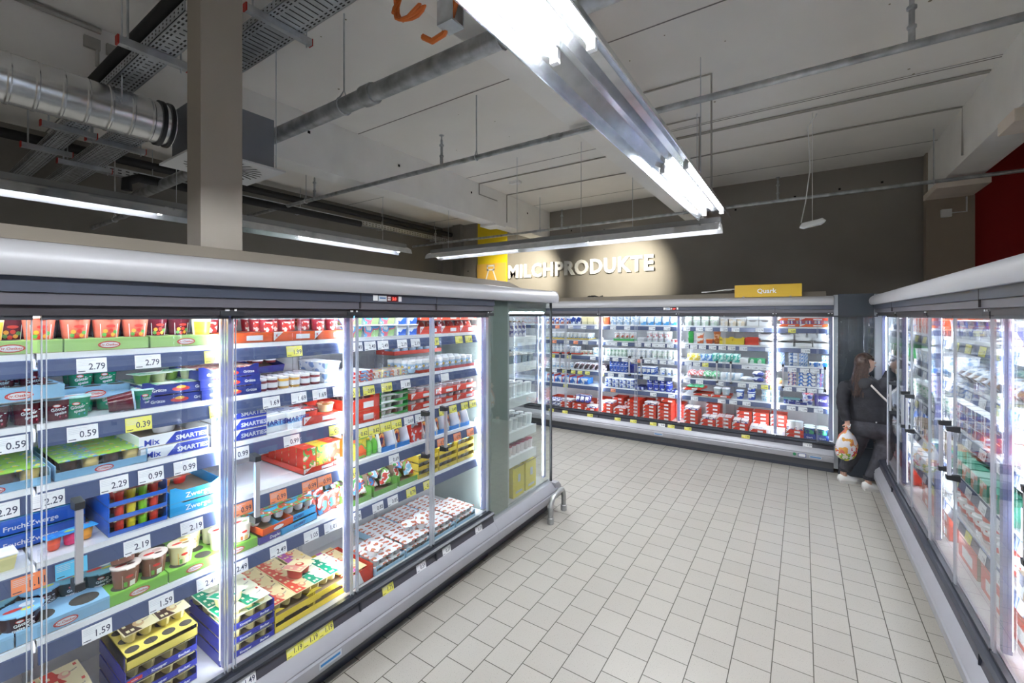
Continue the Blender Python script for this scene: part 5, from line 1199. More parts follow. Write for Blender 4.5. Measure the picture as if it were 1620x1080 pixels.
seg(WA, 4, -2.70, -2.40, 5, bcup, 'deep blue cup on the fourth shelf', stack=2, ny=3, dy=.075, dz=.095); seg(WA, 4, -2.37, -2.27, 2, mk('cup', .03, .09, NAVY, NAVY, NAVY), 'plain navy cup in the dark block')
seg(WA, 4, -2.22, -1.95, 4, mk('cup', .034, .075, BLU, LIDW, B2), 'white and blue striped cup on the fourth shelf', ny=3, dy=.08); seg(WA, 4, -1.88, -1.60, 3, mk('cup', .042, .07, WHT, LIDW, B2), 'broad white and blue cup on the fourth shelf', ny=2)
seg(WA, 5, -3.95, -3.07, 6, blbox, 'blue and white carton on the fifth shelf', ny=2, dy=.12, jit=.3); rows(WA, carton('carton', .012, .24, .13, REDK), span(-3.95, -3.2, 5), (.2,), sh(WA, 5), 'narrow red card divider between blue cartons', jit=0)
seg(WA, 5, -2.78, -2.28, 4, bts, 'blue margarine tub on the fifth shelf', stack=2, dz=.062, dy=.125); seg(WA, 5, -2.24, -2.1, 2, mk('box', .06, .2, .05, NAVY, dbl), 'small dark blue pack on the fifth shelf')
seg(WA, 5, -2.08, -1.70, 4, mk('cup', .044, .075, pm('#3a4fc0'), LIDW, fc('#2f46b8', '#e8ecf4', scale=20)), 'royal blue and white tub on the fifth shelf before the post', stack=2, dz=.10); seg(WA, 5, -1.68, -1.58, 1, mk('box', .09, .12, .04, NAVY, dbl), 'flat navy pack by the post, fifth shelf')
# red K cartons on the deck
kc = tray('display_tray', .20, .28, .052, REDK, 'plate'); 
def kst(case, u, n, w1, top=None, y=.21):
    for k in range(n): put(case, kc, u, y, sh(case, 6) + .055 * k, f'red tray with white name plate, layer {("one", "two", "three", "four", "five", "six")[k]} of the stack {w1}', None, jit=0)
    if top: rows(case, top, (u - .05, u + .05), (y - .05, y + .05), sh(case, 6) + .055 * (n - 1) + .006, f'pack lying in the top tray of the stack {w1}')
wp_ = mk('tub', .085, .085, .05, WHT, LIDW, fc('#eceef2', '#3a4a98', scale=24)); wpk = pillow('dairy_pack', .10, .09, .06, fc('#e6e8ee', '#3a3f90', '#c8ccd8', scale=18)); pkp = mk('box', .09, .09, .05, fc('#e0d4d8', '#b8a0b0', scale=18), WHT)
seg(WA, 6, -3.95, -3.6, 4, wpk, 'white and blue pack heaped in the bottom of the first door', ny=3, stack=2, dz=.06)
for u, n, w1, tp_ in ((-3.5, 2, 'in the first door', wp_), (-3.26, 2, 'with blue jars, first door', None), (-3.02, 1, 'before the first post', wp_), (-2.73, 3, 'just past the first post', wp_), (-2.51, 2, 'with the torn front', pkp), (-2.27, 5, 'at the first meeting line', None), (-2.02, 4, 'past the first meeting line', wp_), (-1.79, 5, 'with the tipped lid', None)): kst(WA, u, n, w1, tp_)
seg(WA, 6, -3.34, -3.08, 3, mk('cup', .04, .08, pm('#3a3f98'), LIDW, fc('#eceef4', '#3a3f98', scale=20)), 'violet and white jar shaped cup leaning in the red trays', z0=.12, rx=-20)
put(WA, kc, -1.76, .23, sh(WA, 6) + .28, 'red tray lying tipped on top of the fifth stack', None, rz=8, ry=4)
for i, (u, n) in enumerate(((-3.85, 2), (-3.62, 2), (-3.38, 3), (-3.15, 2), (-2.92, 3), (-2.64, 4), (-2.42, 3), (-2.14, 4), (-1.9, 5), (-1.66, 4))):
    w1 = ('first', 'second', 'third', 'fourth', 'fifth', 'sixth', 'seventh', 'eighth', 'ninth', 'tenth')[i]
    for k in range(n): put(WA, kc, u, .50, sh(WA, 6) + .055 * k + .01, f'red tray in the {w1} rear stack of the lettering cooler, layer {("one", "two", "three", "four", "five")[k]}', None, jit=0)
# second unit
seg(WB, 1, -1.50, -1.03, 4, mk('tub', .10, .10, .06, WHT, LIDW, fc('#eef0f0', '#c8dccc', scale=20)), 'white tub with pale green print on the top shelf, Quark sign side', stack=2, dz=.07)
seg(WB, 1, -1.0, -.68, 3, mk('tub', .10, .10, .07, WHT, LIDW, fc('#f0eeea', '#e8d8c0', scale=20)), 'white and cream tub on the top shelf under the Quark sign'); seg(WB, 1, -.66, -.36, 2, tray('tub_tray', .145, .24, .06, WHT, notch=True), 'white carton tray with green tubs below the Quark sign', ny=1, y0=.2, stack=2, dz=.075, jit=0)
ora = tray('cup_tray', .245, .28, .034, ORNG, 'plate')
for k in range(2): put(WB, ora, -.16, .21, sh(WB, 1) + .082 * k, 'orange tray at the last post of the top shelf, ' + ('lower', 'upper')[k], jit=0)
for k in range(2): put(WB, tray('cup_tray', .30, .28, .034, REDK if k else ORNG, 'plate'), .12, .21, sh(WB, 1) + .082 * k, 'red tray in the end bay of the top shelf, ' + ('lower', 'upper')[k], jit=0)
seg(WB, 1, -.26, .24, 5, mk('tub', .085, .09, .045, WHT, LIDW, fc('#eceef4', '#4a5ac0', '#b85a6a', scale=24)), 'small white print tub between the trays of the top shelf end', z0=.035, ny=2)
seg(WB, 2, -1.44, -1.38, 1, mk('tub', .07, .08, .05, GRNK, GRNK, GRNK), 'green herb tub past the second post', stack=3, dz=.055, ny=1)
seg(WB, 2, -1.34, -1.22, 1, mk('tub', .10, .08, .05, WHT, LIDW, fc('#f0e8e0', '#e8784a', scale=15)), 'white and orange tub beside the green herb tubs', stack=2, dz=.058, ny=1)
seg(WB, 2, -1.20, -1.1, 1, mk('tub', .09, .08, .04, ORNG, pm('#f0a05a'), ORNG), 'flat orange tub on the second shelf', ny=2); seg(WB, 2, -1.09, -1.02, 1, mk('cup', .036, .12, pm('#b8622a'), pm('#b8622a'), fc('#b8622a', '#e8c09a', scale=25)), 'brown orange tall cup on the second shelf', ny=2)
yl = tray('tub_tray', .16, .24, .08, YELL, notch=True, low=.05); rows(WB, yl, (-.93, -.77), (.2,), sh(WB, 2), 'yellow carton tray on the second shelf', jit=0)
rd = tray('tub_tray', .19, .24, .05, REDK, None); 
for k in range(2): put(WB, rd, -.585, .2, sh(WB, 2) + .052 * k, 'red carton tray under the Quark sign, ' + ('lower', 'upper')[k] + ' one', jit=0)
for u, w1 in ((-.42, 'left of'), (-.20, 'at'), (.01, 'past'), (.205, 'far past')):
    for k in range(2): put(WB, tray('tub_tray', .185, .26, .07, WHT, notch=True, low=.05), u, .21, sh(WB, 2) + .075 * k, f'white notched carton {w1.replace("left of", "before")} the last post, ' + ('lower', 'upper')[k], jit=0)
seg(WB, 2, -.06, .26, 3, mk('tub', .09, .09, .09, pm('#8a8a88'), LIDW, WHT), 'grey tub standing in the white notched cartons', z0=.08, ny=2)
seg(WB, 3, -1.46, -1.3, 2, mk('bag', .09, .10, .04, fc('#e8e0b0', '#e0c030', '#c8d8c0', scale=14)), 'yellow cheese bag on the third shelf', rx=-12); seg(WB, 3, -1.28, -1.1, 2, mk('bag', .09, .10, .04, fc('#c8d8e8', '#4a80c0', '#a8d8b8', scale=14)), 'blue and green cheese bag on the third shelf', rx=-12)
seg(WB, 3, -1.12, -.75, 4, mk('bag', .09, .115, .04, fc('#bfe4dc', '#48b4a4', '#e8f0ee', scale=12)), 'turquoise cheese bag on the third shelf', ny=3, dy=.06)
seg(WB, 3, -.74, -.64, 1, mk('box', .10, .16, .07, PAPER, WHT), 'white cheese block beside the turquoise bags'); seg(WB, 3, -.63, -.43, 2, mk('box', .09, .2, .065, pm('#3ab870'), fc('#e0f0e4', '#4ac080', scale=14)), 'green wrapped cheese pack under the Quark sign', ny=1, y0=.2)
wbx = mk('box', .095, .11, .045, PAPER, fc('#eef2f7', '#2a78d0', '#e8ecf2', '#7aa0d0', scale=26))
seg(WB, 3, -.40, -.20, 2, wbx, 'white and blue cream cheese box before the post, third shelf', stack=4, dz=.048, ny=1); seg(WB, 3, -.16, -.06, 1, mk('box', .10, .11, .045, pm('#3a6ab0'), fc('#3a6ab0', '#d8e2f0', '#e8ecf2', scale=26)), 'dark blue cream cheese box past the post', stack=4, dz=.048, ny=1)
seg(WB, 3, -.05, .06, 1, wbx, 'white and blue cream cheese box in the tall end bay stack', stack=4, dz=.048, ny=1); seg(WB, 3, .07, .27, 2, mk('box', .095, .11, .06, PAPER, fc('#eef2f7', '#2a78d0', scale=20)), 'white carton with blue swoosh in the end bay', stack=1, ny=1); seg(WB, 3, .22, .30, 1, wbx, 'cream cheese box beside the end panel', stack=3, dz=.048, ny=1, z0=.0, y0=.27)
seg(WB, 4, -1.46, -1.22, 2, mk('pil', .13, .22, .11, fc('#e6e4e6', '#d05a58', '#c8ccd0', scale=16)), 'plump red printed grated cheese bag', ny=1, y0=.2, stack=1, rx=6); seg(WB, 4, -1.24, -1.02, 2, mk('pil', .12, .22, .11, fc('#e2e8e2', '#4ab070', '#c8d0cc', scale=16)), 'plump green printed grated cheese bag', ny=1, y0=.2, rx=6)
seg(WB, 4, -1.0, -.72, 3, mk('bag', .10, .10, .05, fc('#e4e8ec', '#b0c8dc', scale=14)), 'white mozzarella bag on the fourth shelf'); seg(WB, 4, -.74, -.58, 1, mk('pil', .17, .14, .07, fc('#eceef0', '#c8ccd8', scale=12)), 'round white cheese pack on the fourth shelf', ny=1)
seg(WB, 4, -.60, -.44, 1, mk('pil', .15, .14, .075, fc('#e8eaf0', '#3a4a9a', scale=10)), 'blue rimmed round cheese pack on the fourth shelf', stack=2, dz=.075, ny=1); seg(WB, 4, -.43, -.33, 1, mk('box', .095, .06, .085, PAPER, fc('#f0f0f0', '#e03a3a', '#d8dce4', scale=30)), 'white pack with red squares on the fourth shelf', stack=2, dz=.09, ny=2)
seg(WB, 4, -.32, -.22, 1, mk('pil', .11, .12, .08, fc('#dce6e2', '#5ab080', '#e8a05a', scale=20)), 'clear pack with green sticker beside the red square packs', ny=1); seg(WB, 4, -.16, -.08, 1, mk('box', .09, .12, .05, PAPER, fc('#eef0f2', '#c89098', '#4a6ab0', scale=26)), 'pastel print pack past the last post', stack=4, dz=.052, ny=1)
seg(WB, 4, -.05, .14, 2, mk('box', .09, .12, .045, PAPER, fc('#eef2f6', '#2a80d8', '#3a4a90', '#f0f0f0', scale=20)), 'white blue striped pack in the fourth shelf end bay', stack=5, dz=.048, ny=1); seg(WB, 4, .15, .29, 2, mk('box', .065, .12, .06, PAPER, fc('#eceef4', '#4a90d8', '#e08ab0', scale=26)), 'pink and blue pack close to the end panel', stack=4, dz=.062, ny=1)
gp2 = tray('pot_tray', .26, .28, .035, REDK, 'plate'); put(WB, gp2, -1.36, .2, sh(WB, 5) + .075, 'red tray of green packs lying tipped on the fifth shelf', None, rz=-6, ry=-5); seg(WB, 5, -1.46, -1.24, 3, mk('pil', .08, .10, .04, fc('#2a8a5a', '#5ac08a', scale=18)), 'green foil pack in the tipped red tray', z0=.10)
for u, w1 in ((-1.24, 'under the tipped one'), (-.99, 'with white tubs')): put(WB, gp2, u, .2, sh(WB, 5), f'red tray on the fifth shelf {w1}', jit=0)
seg(WB, 5, -1.10, -.88, 2, mk('cup', .045, .065, pm('#b8ccd2'), LIDW, fc('#c4d4da', '#e6ecee', scale=20)), 'grey blue tub in the red tray on the fifth shelf', z0=.03)
seg(WB, 5, -.80, -.70, 1, mk('cup', .044, .08, pm('#2a62c8'), pm('#cfe0f4'), fc('#eef2f7', '#2058c8', scale=16)), 'blue and white curd tub at the meeting line', ny=2); seg(WB, 5, -.66, -.55, 1, mk('cup', .046, .075, pm('#2a4fb8'), pm('#dfe8f4'), fc('#eef2f7', '#2048b0', scale=16)), 'blue and white curd tub stacked in two', stack=2, dz=.088, ny=2)
lt = mk('cup', .052, .055, pm('#cfe6f2'), LIDW, fc('#dceef8', '#8ac8ea', '#eef2f6', scale=18)); seg(WB, 5, -.48, -.26, 2, lt, 'light blue round tub stacked in three', stack=3, dz=.06, ny=2)
seg(WB, 5, -.22, -.03, 2, mk('tub', .09, .1, .04, NAVY, pm('#5a8a8a'), dbl), 'navy tub in a blue tray past the last post, fifth shelf', stack=1); put(WB, tray('tub_tray', .20, .26, .035, NAVY, 'text', 'Frisch'), .045 - .1, .21, sh(WB, 5), 'navy tray below the round tubs in the end bay', jit=0)
seg(WB, 5, -.02, .13, 1, mk('cup', .055, .05, pm('#d8dcea'), fc('#c03040', '#e8ecf4', '#2a3f9a', scale=18), fc('#d8dcea', '#2a3f9a', scale=18)), 'red and blue lidded round tub in the end bay', stack=2, dz=.056, ny=2)
put(WB, carton('carton', .16, .2, .14, pm('#2a2860'), pm('#383078'), 'Mini', None), .21, .21, sh(WB, 5) - .0, 'large indigo carton beside the end panel on the fifth shelf', jit=0)
for u, n, w1, tp_ in ((-1.40, 4, 'past the second post', wp_), (-1.16, 2, 'with clear packs', wp_), (-.95, 3, 'at the second meeting line', pkp), (-.74, 2, 'low under the white packs', wp_), (-.52, 1, 'before the tall ones', wp_), (-.09, 2, 'before the navy cartons', wp_)): kst(WB, u, n, w1, tp_, y=.20)
for u, w1 in ((-1.13, 'first'), (-.71, 'second'), (-.50, 'third'), (-.28, 'fourth')):
    for k in range(4 if u > -.8 else 5): put(WB, kc, u, .44, sh(WB, 6) + .055 * k + .02, f'red name plate tray in the {w1} tall rear stack, layer {("one", "two", "three", "four", "five")[k]}', None, jit=0)
seg(WB, 6, -.62, -.20, 5, mk('box', .08, .10, .07, PAPER, fc('#f0f0f2', '#d8dce6', scale=14)), 'plain white pack on the bottom of the last doors', ny=2)
seg(WB, 6, -.17, -.0, 2, mk('cup', .044, .07, WHT, pm('#c8d4e0'), WHT), 'white cup on the red trays before the navy cartons', z0=.11, ny=1)
for u, w1 in ((.075, 'beside the red trays'), (.215, 'beside the end panel')):
    put(WB, tray('tub_tray', .135, .26, .075, pm('#1f3a8a'), 'text', 'Milram'[:0] or 'Quark', tm=WHT), u, .2, sh(WB, 6), f'navy curd carton {w1}', jit=0)
    rows(WB, mk('cup', .055, .07, pm('#1c3f78'), pm('#dff0ea'), fc('#1c3f78', '#3a9a6a', scale=20)), (u,), (.14, .26), sh(WB, 6) + .05, f'dark blue curd tub standing in the navy carton {w1}')
# tags of the wall coolers
wt_ = 'on the {} shelf, {}'
def wtags(case, shelf, us, txts, cols, where):
    z = sh(case, shelf)
    for i, u in enumerate(us): ptag(case, u, z, txts[i % len(txts)], {'w': TAGW, 'y': TAGY, 'o': TAGO}[cols[i % len(cols)]], w_=.10 if cols[i % len(cols)] == 'w' else .085, where=wt_.format(nm5[shelf - 1], where))
a_, b_ = 'wall cooler below the lettering', 'wall cooler under the Quark sign'
wtags(WA, 1, (-3.9, -3.66, -3.4, -3.15, -2.9, -2.62, -2.38, -1.98, -1.75), ('2.49', '1.99', '2.29'), 'wowwwwwww', a_)
wtags(WA, 2, (-3.95, -3.72, -3.48, -3.3, -3.12, -2.86, -2.7, -2.6, -2.42, -2.2, -2.05, -1.93, -1.83, -1.7), ('1.39', '0.79', '1.29', '1.99'), 'oowowwwwwwwwww', a_)
wtags(WA, 3, (-3.75, -3.43, -2.98, -2.73, -2.58, -2.42, -2.29, -2.18, -2.05, -1.94, -1.81, -1.69), ('0.89', '1.49', '0.99'), 'yywwwwwowwww', a_)
wtags(WA, 4, (-3.72, -3.52, -3.35, -3.22, -3.08, -2.82, -2.66, -2.48, -2.07, -1.84, -1.62), ('1.19', '0.69', '1.29'), 'wyyyyywwwww', a_)
wtags(WA, 5, (-3.5, -2.62, -1.96, -1.68), ('1.85', '0.45', '0.99'), 'yoww', a_)
wtags(WB, 1, (-1.46, -1.28, -1.15, -.95, -.8, -.5, -.12), ('2.49', '2.19', '1.79'), 'wwwwwwy', b_)
wtags(WB, 2, (-1.48, -1.36, -1.24, -1.1, -.97, -.85, -.7, -.38, .03), ('2.79', '2.39', '1.29', '2.49'), 'w', b_)
wtags(WB, 3, (-1.44, -1.32, -1.2, -.67, -.57, -.47, -.37, -.26, -.12, .02, .13, .25), ('1.09', '1.29', '1.69', '1.49'), 'wwywwwwwwwww', b_)
wtags(WB, 4, (-1.46, -1.28, -1.0, -.72, -.58, -.44, -.33, -.17, -.02, .1, .22), ('1.65', '1.79', '1.49'), 'wwwwwyywwww', b_)
wtags(WB, 5, (-1.35, -.98, -.83, -.66, -.31, -.13, .0, .17), ('2.29', '0.99', '1.99', '2.69'), 'w', b_)
for u, t_, c in ((-3.72, '1.59', TAGY), (-3.45, '1.59', TAGY), (-2.98, '0.99', TAGY), (-2.5, '1.29', TAGY), (-2.24, '1.29', TAGY), (-1.93, '1.59', TAGY), (-1.8, '0.49', TAGW), (-1.66, '1.59', TAGY)): ptag(WA, u, 0, t_, c, w_=.10, where='on the base strip, wall cooler below the lettering', base=True)
for u, t_, c in ((-1.42, '1.59', TAGY), (-.66, '1.99', TAGY), (.05, '1.59', TAGW)): ptag(WB, u, 0, t_, c, w_=.10, where='on the base strip, wall cooler under the Quark sign', base=True)

# ------------------------------------------------------------------ mirroring coolers (u = world y)
MA, MBc = mir_a, mir_b
def mseg(case, shelf, a, b, n, proto, desc, **k): seg(case, shelf, a, b, n, proto, desc + ' in the mirroring cooler', **k)
mseg(MBc, 1, 4.4, 5.4, 8, mk('box', .11, .12, .06, ORNG, fc('#e8602c', '#f0e0d8', scale=12)), 'orange top shelf carton', dz=.065, stack=2); mseg(MBc, 1, 5.6, 6.6, 7, mk('tub', .11, .1, .08, WHT, LIDW, LB), 'white tub on the far top shelf')
mseg(MBc, 2, 4.4, 5.4, 7, bkt, 'white bucket of the second shelf'); mseg(MBc, 2, 5.6, 6.7, 7, mk('box', .12, .12, .12, GRNK, fc('#eaf0e8', '#3a8a4a', '#c8863a', scale=12)), 'green and brown carton of the second shelf')
mseg(MBc, 3, 4.4, 6.6, 15, gcup, 'white green cup of the third shelf'); mseg(MBc, 4, 4.4, 5.4, 7, mk('box', .12, .12, .10, CARD, fc('#a88a5a', '#e8e4dc', '#3a5a9a', scale=10)), 'brown carton of the fourth shelf')
mseg(MBc, 4, 5.6, 6.6, 7, mk('bag', .11, .12, .05, fc('#e8e8e8', '#3a6ab8', scale=12)), 'blue white bag of the fourth shelf'); mseg(MBc, 5, 4.4, 6.6, 13, mk('box', .13, .13, .09, PAPER, fc('#eceef0', '#b8c4cc', '#c8a878', scale=10)), 'pale carton of the fifth shelf')
kc2 = tray('display_tray', .24, .30, .09, REDK, 'plate', notch=True); rdb = mk('bag', .13, .15, .06, fc('#e8e4e2', '#d84a38', '#f0f0f0', scale=10))
for u in (4.5, 4.8, 5.1, 5.75, 6.05, 6.35, 6.62):
    for k in range(2): put(MBc, kc2, u, .26, sh(MBc, 6) + .10 * k, 'red tray on the bottom of the mirroring cooler far half', 'red bottom trays, far half', jit=0)
mseg(MBc, 6, 4.4, 6.7, 13, rdb, 'red and white bag above the bottom trays', z0=.13, ny=2, rx=-15)
mseg(MA, 1, 3.1, 4.2, 6, mk('tub', .15, .12, .08, WHT, LIDW, fc('#e8eaf2', '#6a78c8', '#f0f0f0', scale=9)), 'violet white tub of the near top shelf'); mseg(MA, 1, 2.2, 3.0, 5, mk('box', .14, .12, .11, ORNG, fc('#e6502c', '#f2e8e4', scale=8)), 'big red white carton of the near top shelf')
mseg(MA, 2, 3.1, 4.2, 8, mk('pil', .13, .2, .10, fc('#e4e8ec', '#a8b8c8', '#8a6a4a', scale=9)), 'clear bread cheese pack of the near second shelf', ny=2, dy=.2, y0=.2); mseg(MA, 2, 2.1, 3.0, 5, mk('pil', .17, .22, .12, fc('#e04a38', '#f0e4de', '#c8ccd0', scale=8)), 'red white bag of the near second shelf', ny=1, y0=.2)
mseg(MA, 3, 3.1, 4.2, 7, mk('box', .13, .12, .05, PAPER, fc('#e6e6ea', '#8a3a40', '#3a4a9a', scale=14)), 'pale stacked pack of the near third shelf', stack=3, dz=.055); mseg(MA, 3, 2.1, 3.0, 5, mk('box', .16, .14, .13, pm('#e0503c'), fc('#e8e0e4', '#d84a48', '#8a8ac0', scale=8)), 'pink red carton of the near third shelf')
mseg(MA, 4, 3.1, 4.2, 7, mk('box', .13, .14, .10, pm('#3a9a7a'), fc('#e8dcc8', '#c8783a', '#3a9a7a', scale=9)), 'teal and tan carton of the near fourth shelf'); mseg(MA, 4, 2.1, 3.0, 5, mk('box', .16, .14, .14, NAVY, fc('#e8eaf0', '#2a3a98', scale=8)), 'navy white carton of the near fourth shelf')
mseg(MA, 5, 3.1, 4.2, 8, mk('cup', .055, .07, WHT, LIDW, fc('#eceef0', '#d8402c', scale=14)), 'white red tub of the near fifth shelf', stack=2, dz=.08); mseg(MA, 5, 2.1, 3.0, 5, mk('box', .16, .16, .12, CARD, fc('#2a3a98', '#e8eaf0', '#a8845a', scale=7)), 'brown blue carton of the near fifth shelf')
kc3 = carton('shipping_carton', .38, .36, .14, CARD, REDK, 'K', WHT, win=WHT)
for u, w1 in ((4.0, 'far'), (3.55, 'second'), (3.1, 'third'), (2.65, 'near')):
    for k in range(2): put(MA, kc3, u, .30, sh(MA, 6) + .145 * k, f'{w1} open brown shipping carton with red and white front, ' + ('lower', 'upper')[k], jit=0)
put(MA, carton('shipping_carton', .30, .34, .16, CARD, pm('#3a46b0'), 'ja', WHT), 2.2, .28, sh(MA, 6), 'blue fronted shipping carton at the frame edge', jit=0)
for cs, us, w1 in ((MBc, (4.6, 4.9, 5.2, 5.8, 6.1), 'far half, mirroring cooler'), (MA, (2.3, 2.55, 2.8, 3.25, 3.5, 3.75, 4.0), 'near half, mirroring cooler')):
    for s_ in range(1, 6):
        for i, u in enumerate(us): ptag(cs, u, sh(cs, s_), ('2.59', '1.99', '1.29', '2.49')[(i + s_) % 4], TAGY if (s_ == 1 or (i + s_) % 5 == 0) else TAGW, w_=.11, where=wt_.format(nm5[s_ - 1], w1))

# ------------------------------------------------------------------ head cooler contents (u = depth toward local +x)
H = head
vc = cup('yoghurt_cup', .036, .105, WHT, LIDW, fc('#eceef0', '#c8ccd0', scale=16), sep=False)
def hrow(proto, n, z, y0, dy, desc, n2=3, **k):
    for i in range(n):
        for j in range(n2): put(H, proto, .09 + j * .10, y0 + i * dy, z, desc, desc, **k)
hrow(bottle('drink_bottle', .028, .15, pm('#c8c0d4'), pm('#8a6a3a'), fc('#dcd4e0', '#5a5090', '#b8a070', scale=20), band=(.1, .7)), 5, HEADZ[0], .36, .07, 'small bottle with golden cap on the top shelf behind the side glass', 2)
hrow(mk('tub', .09, .09, .05, pm('#5a6a70'), FOIL, pm('#7a8a90')), 4, HEADZ[1], .28, .11, 'grey lidded tub on the second shelf behind the side glass')
hrow(vc, 5, HEADZ[2], .27, .085, 'white cup in the third shelf row behind the side glass'); hrow(vc, 5, HEADZ[3], .26, .085, 'white cup in the fourth shelf row behind the side glass')
pkc = cup('yoghurt_cup', .034, .09, pm('#e8e0e4'), pm('#b03a60'), fc('#e6dde2', '#a83a60', '#e8e0e4', scale=22), sep=False)
hrow(pkc, 6, HEADZ[4], .25, .072, 'pink and white cup on the lowest shelf behind the side glass'); 
for i in range(4): put(H, pkc, .13, .30 + i * .09, HEADZ[4] + .13, 'pink and white cup lying on top of the upright pink ones', 'lying pink cups', rx=88, rz=20 * i)
hb1 = carton('shipping_carton', .22, .19, .26, pm('#e6d422'), pm('#e6d422'), None, NAVY, win=None)
for y, w1 in ((.30, 'closest to the aisle corner'), (.52, 'beside the dark side wall')):
    b = MB().box(0, .22, -.095, .095, 0, .27, 0).box(-.0012, 0, -.03, .01, .13, .20, 1).box(-.0012, 0, -.06, .05, .03, .05, 1)
    b.quad((0, -.095, .27), (0, .095, .27), (-.02, .095, .29), (-.02, -.095, .29), 2)
    o = b.build('shipping_carton', [pm('#e6d422'), pm('#c8d0d0'), CARD], smooth=False); o['category'] = 'carton'
    put(H, o, .035, y, .32, f'bright yellow shipping carton behind the side glass, the one {w1}', jit=0)
put(H, mk('pil', .12, .12, .05, fc('#5a80b8', '#e8ecf0', scale=14)), .10, .33, .60, 'blue and white pack lying on the yellow boxes')
put(H, mk('bag', .12, .1, .04, pm('#e8eee8')), .10, .50, .60, 'white packet lying on the yellow boxes', rx=60)
# ------------------------------------------------------------------ the woman
def skin(name, nodes, edges, m, parent, sub=2, root=0, flat=None):
    me = bpy.data.meshes.new(name); me.from_pydata([n[:3] for n in nodes], edges, [])
    o = bpy.data.objects.new(name, me); COL.objects.link(o)
    md = o.modifiers.new('s', 'SKIN'); md.use_smooth_shade = True
    for i, n in enumerate(nodes):
        r = n[3]; rr = r if isinstance(r, tuple) else (r, r)
        me.skin_vertices[0].data[i].radius = rr; me.skin_vertices[0].data[i].use_root = (i == root)
    sb = o.modifiers.new('u', 'SUBSURF'); sb.levels = sb.render_levels = sub
    dg = bpy.context.evaluated_depsgraph_get(); dg.update()
    nm = bpy.data.meshes.new_from_object(o.evaluated_get(dg))
    bpy.data.objects.remove(o)
    nm.materials.clear(); nm.materials.append(m)
    for p in nm.polygons: p.use_smooth = True
    o = bpy.data.objects.new(name, nm); COL.objects.link(o); o.parent = parent
    return o
# frame: local x toward the camera's right, y away from it, z up
P0 = (.576, 6.46, 0)
wom = empty('person', P0, YAW)
tag(wom, 'woman in black jacket and grey jeans reaching into the mirroring cooler, carrier bag in hand', 'person')
SKINM = mat('skin', (.60, .36, .27), .5); HAIR = mat('dark_brown_hair', (.045, .022, .015), .45, noise=.5, scale=60)
JACK = mat('black_denim', (.017, .017, .023), .75, noise=.4, scale=14, bump=1.0, bd=.012); JEAN = mat('grey_black_jeans', (.045, .045, .055), .8, noise=.3, scale=16, bump=1.0, bd=.010)
HOOD = mat('charcoal_hood', (.04, .04, .045), .85); SHOE = mat('white_sneaker', (.72, .71, .69), .5); SOLE = mat('sneaker_sole', (.6, .59, .57), .6)
body = [(.08, 0, .72, .11), (.085, 0, .86, .10), (.07, 0, 1.03, .11), (.03, 0, 1.17, .095), (.012, 0, 1.285, .052), (.015, 0, 1.36, .05),
        (.165, -.11, 1.20, .045), (.285, -.05, 1.30, .040), (.37, -.02, 1.40, .034), (.43, .0, 1.47, .024), (.45, .01, 1.50, .026),
        (-.13, .09, 1.17, .045), (-.195, .07, .97, .038), (-.165, .03, .80, .030), (-.155, .02, .755, .024), (-.153, .018, .73, .026),
        (.165, -.06, .62, .075), (.15, -.085, .42, .055), (.02, -.07, .16, .038), (.005, -.07, .075, .035), (.10, -.09, .035, .026),
        (.0, .065, .62, .075), (-.04, .11, .44, .055), (-.085, .17, .17, .038), (-.095, .17, .085, .035), (.0, .17, .04, .026)]
ed = [(0, 1), (1, 2), (2, 3), (3, 4), (4, 5), (3, 6), (6, 7), (7, 8), (8, 9), (9, 10), (3, 11), (11, 12), (12, 13), (13, 14), (14, 15), (0, 16), (16, 17), (17, 18), (18, 19), (19, 20), (0, 21), (21, 22), (22, 23), (23, 24), (24, 25)]
def fingers(base, d, up, side, curl, idx):
    """five short chains from the palm"""
    d, up, side = Vector(d).normalized(), Vector(up).normalized(), Vector(side).normalized(); b0 = Vector(base)
    for k, (off, ln) in enumerate(((-.024, .060), (-.008, .070), (.009, .066), (.025, .052))):
        p = b0 + side * off + d * .012; prev = idx
        for j in range(1, 4):
            a = curl * j / 3; q = p + (d * math.cos(a) + up * math.sin(a)) * ln / 3
            body.append((*q, .0085 - .001 * j)); ed.append((prev, len(body) - 1)); prev = len(body) - 1; p = q
    p = b0 - side * .026 - d * .02; prev = idx
    for j in range(1, 3):
        q = p + (-side * .7 + d * .8 + up * .4 * j).normalized() * .024
        body.append((*q, .010 - .001 * j)); ed.append((prev, len(body) - 1)); prev = len(body) - 1; p = q
fingers((.455, .012, 1.515), (.5, .1, .8), (.8, 0, -.5), (0, 1, 0), 1.0, 10)
fingers((-.153, .016, .715), (-.05, 0, -1), (-.8, -.3, 0), (.3, -.9, 0), 2.2, 15)
bo = skin('body', body, ed, SKINM, wom, 2)
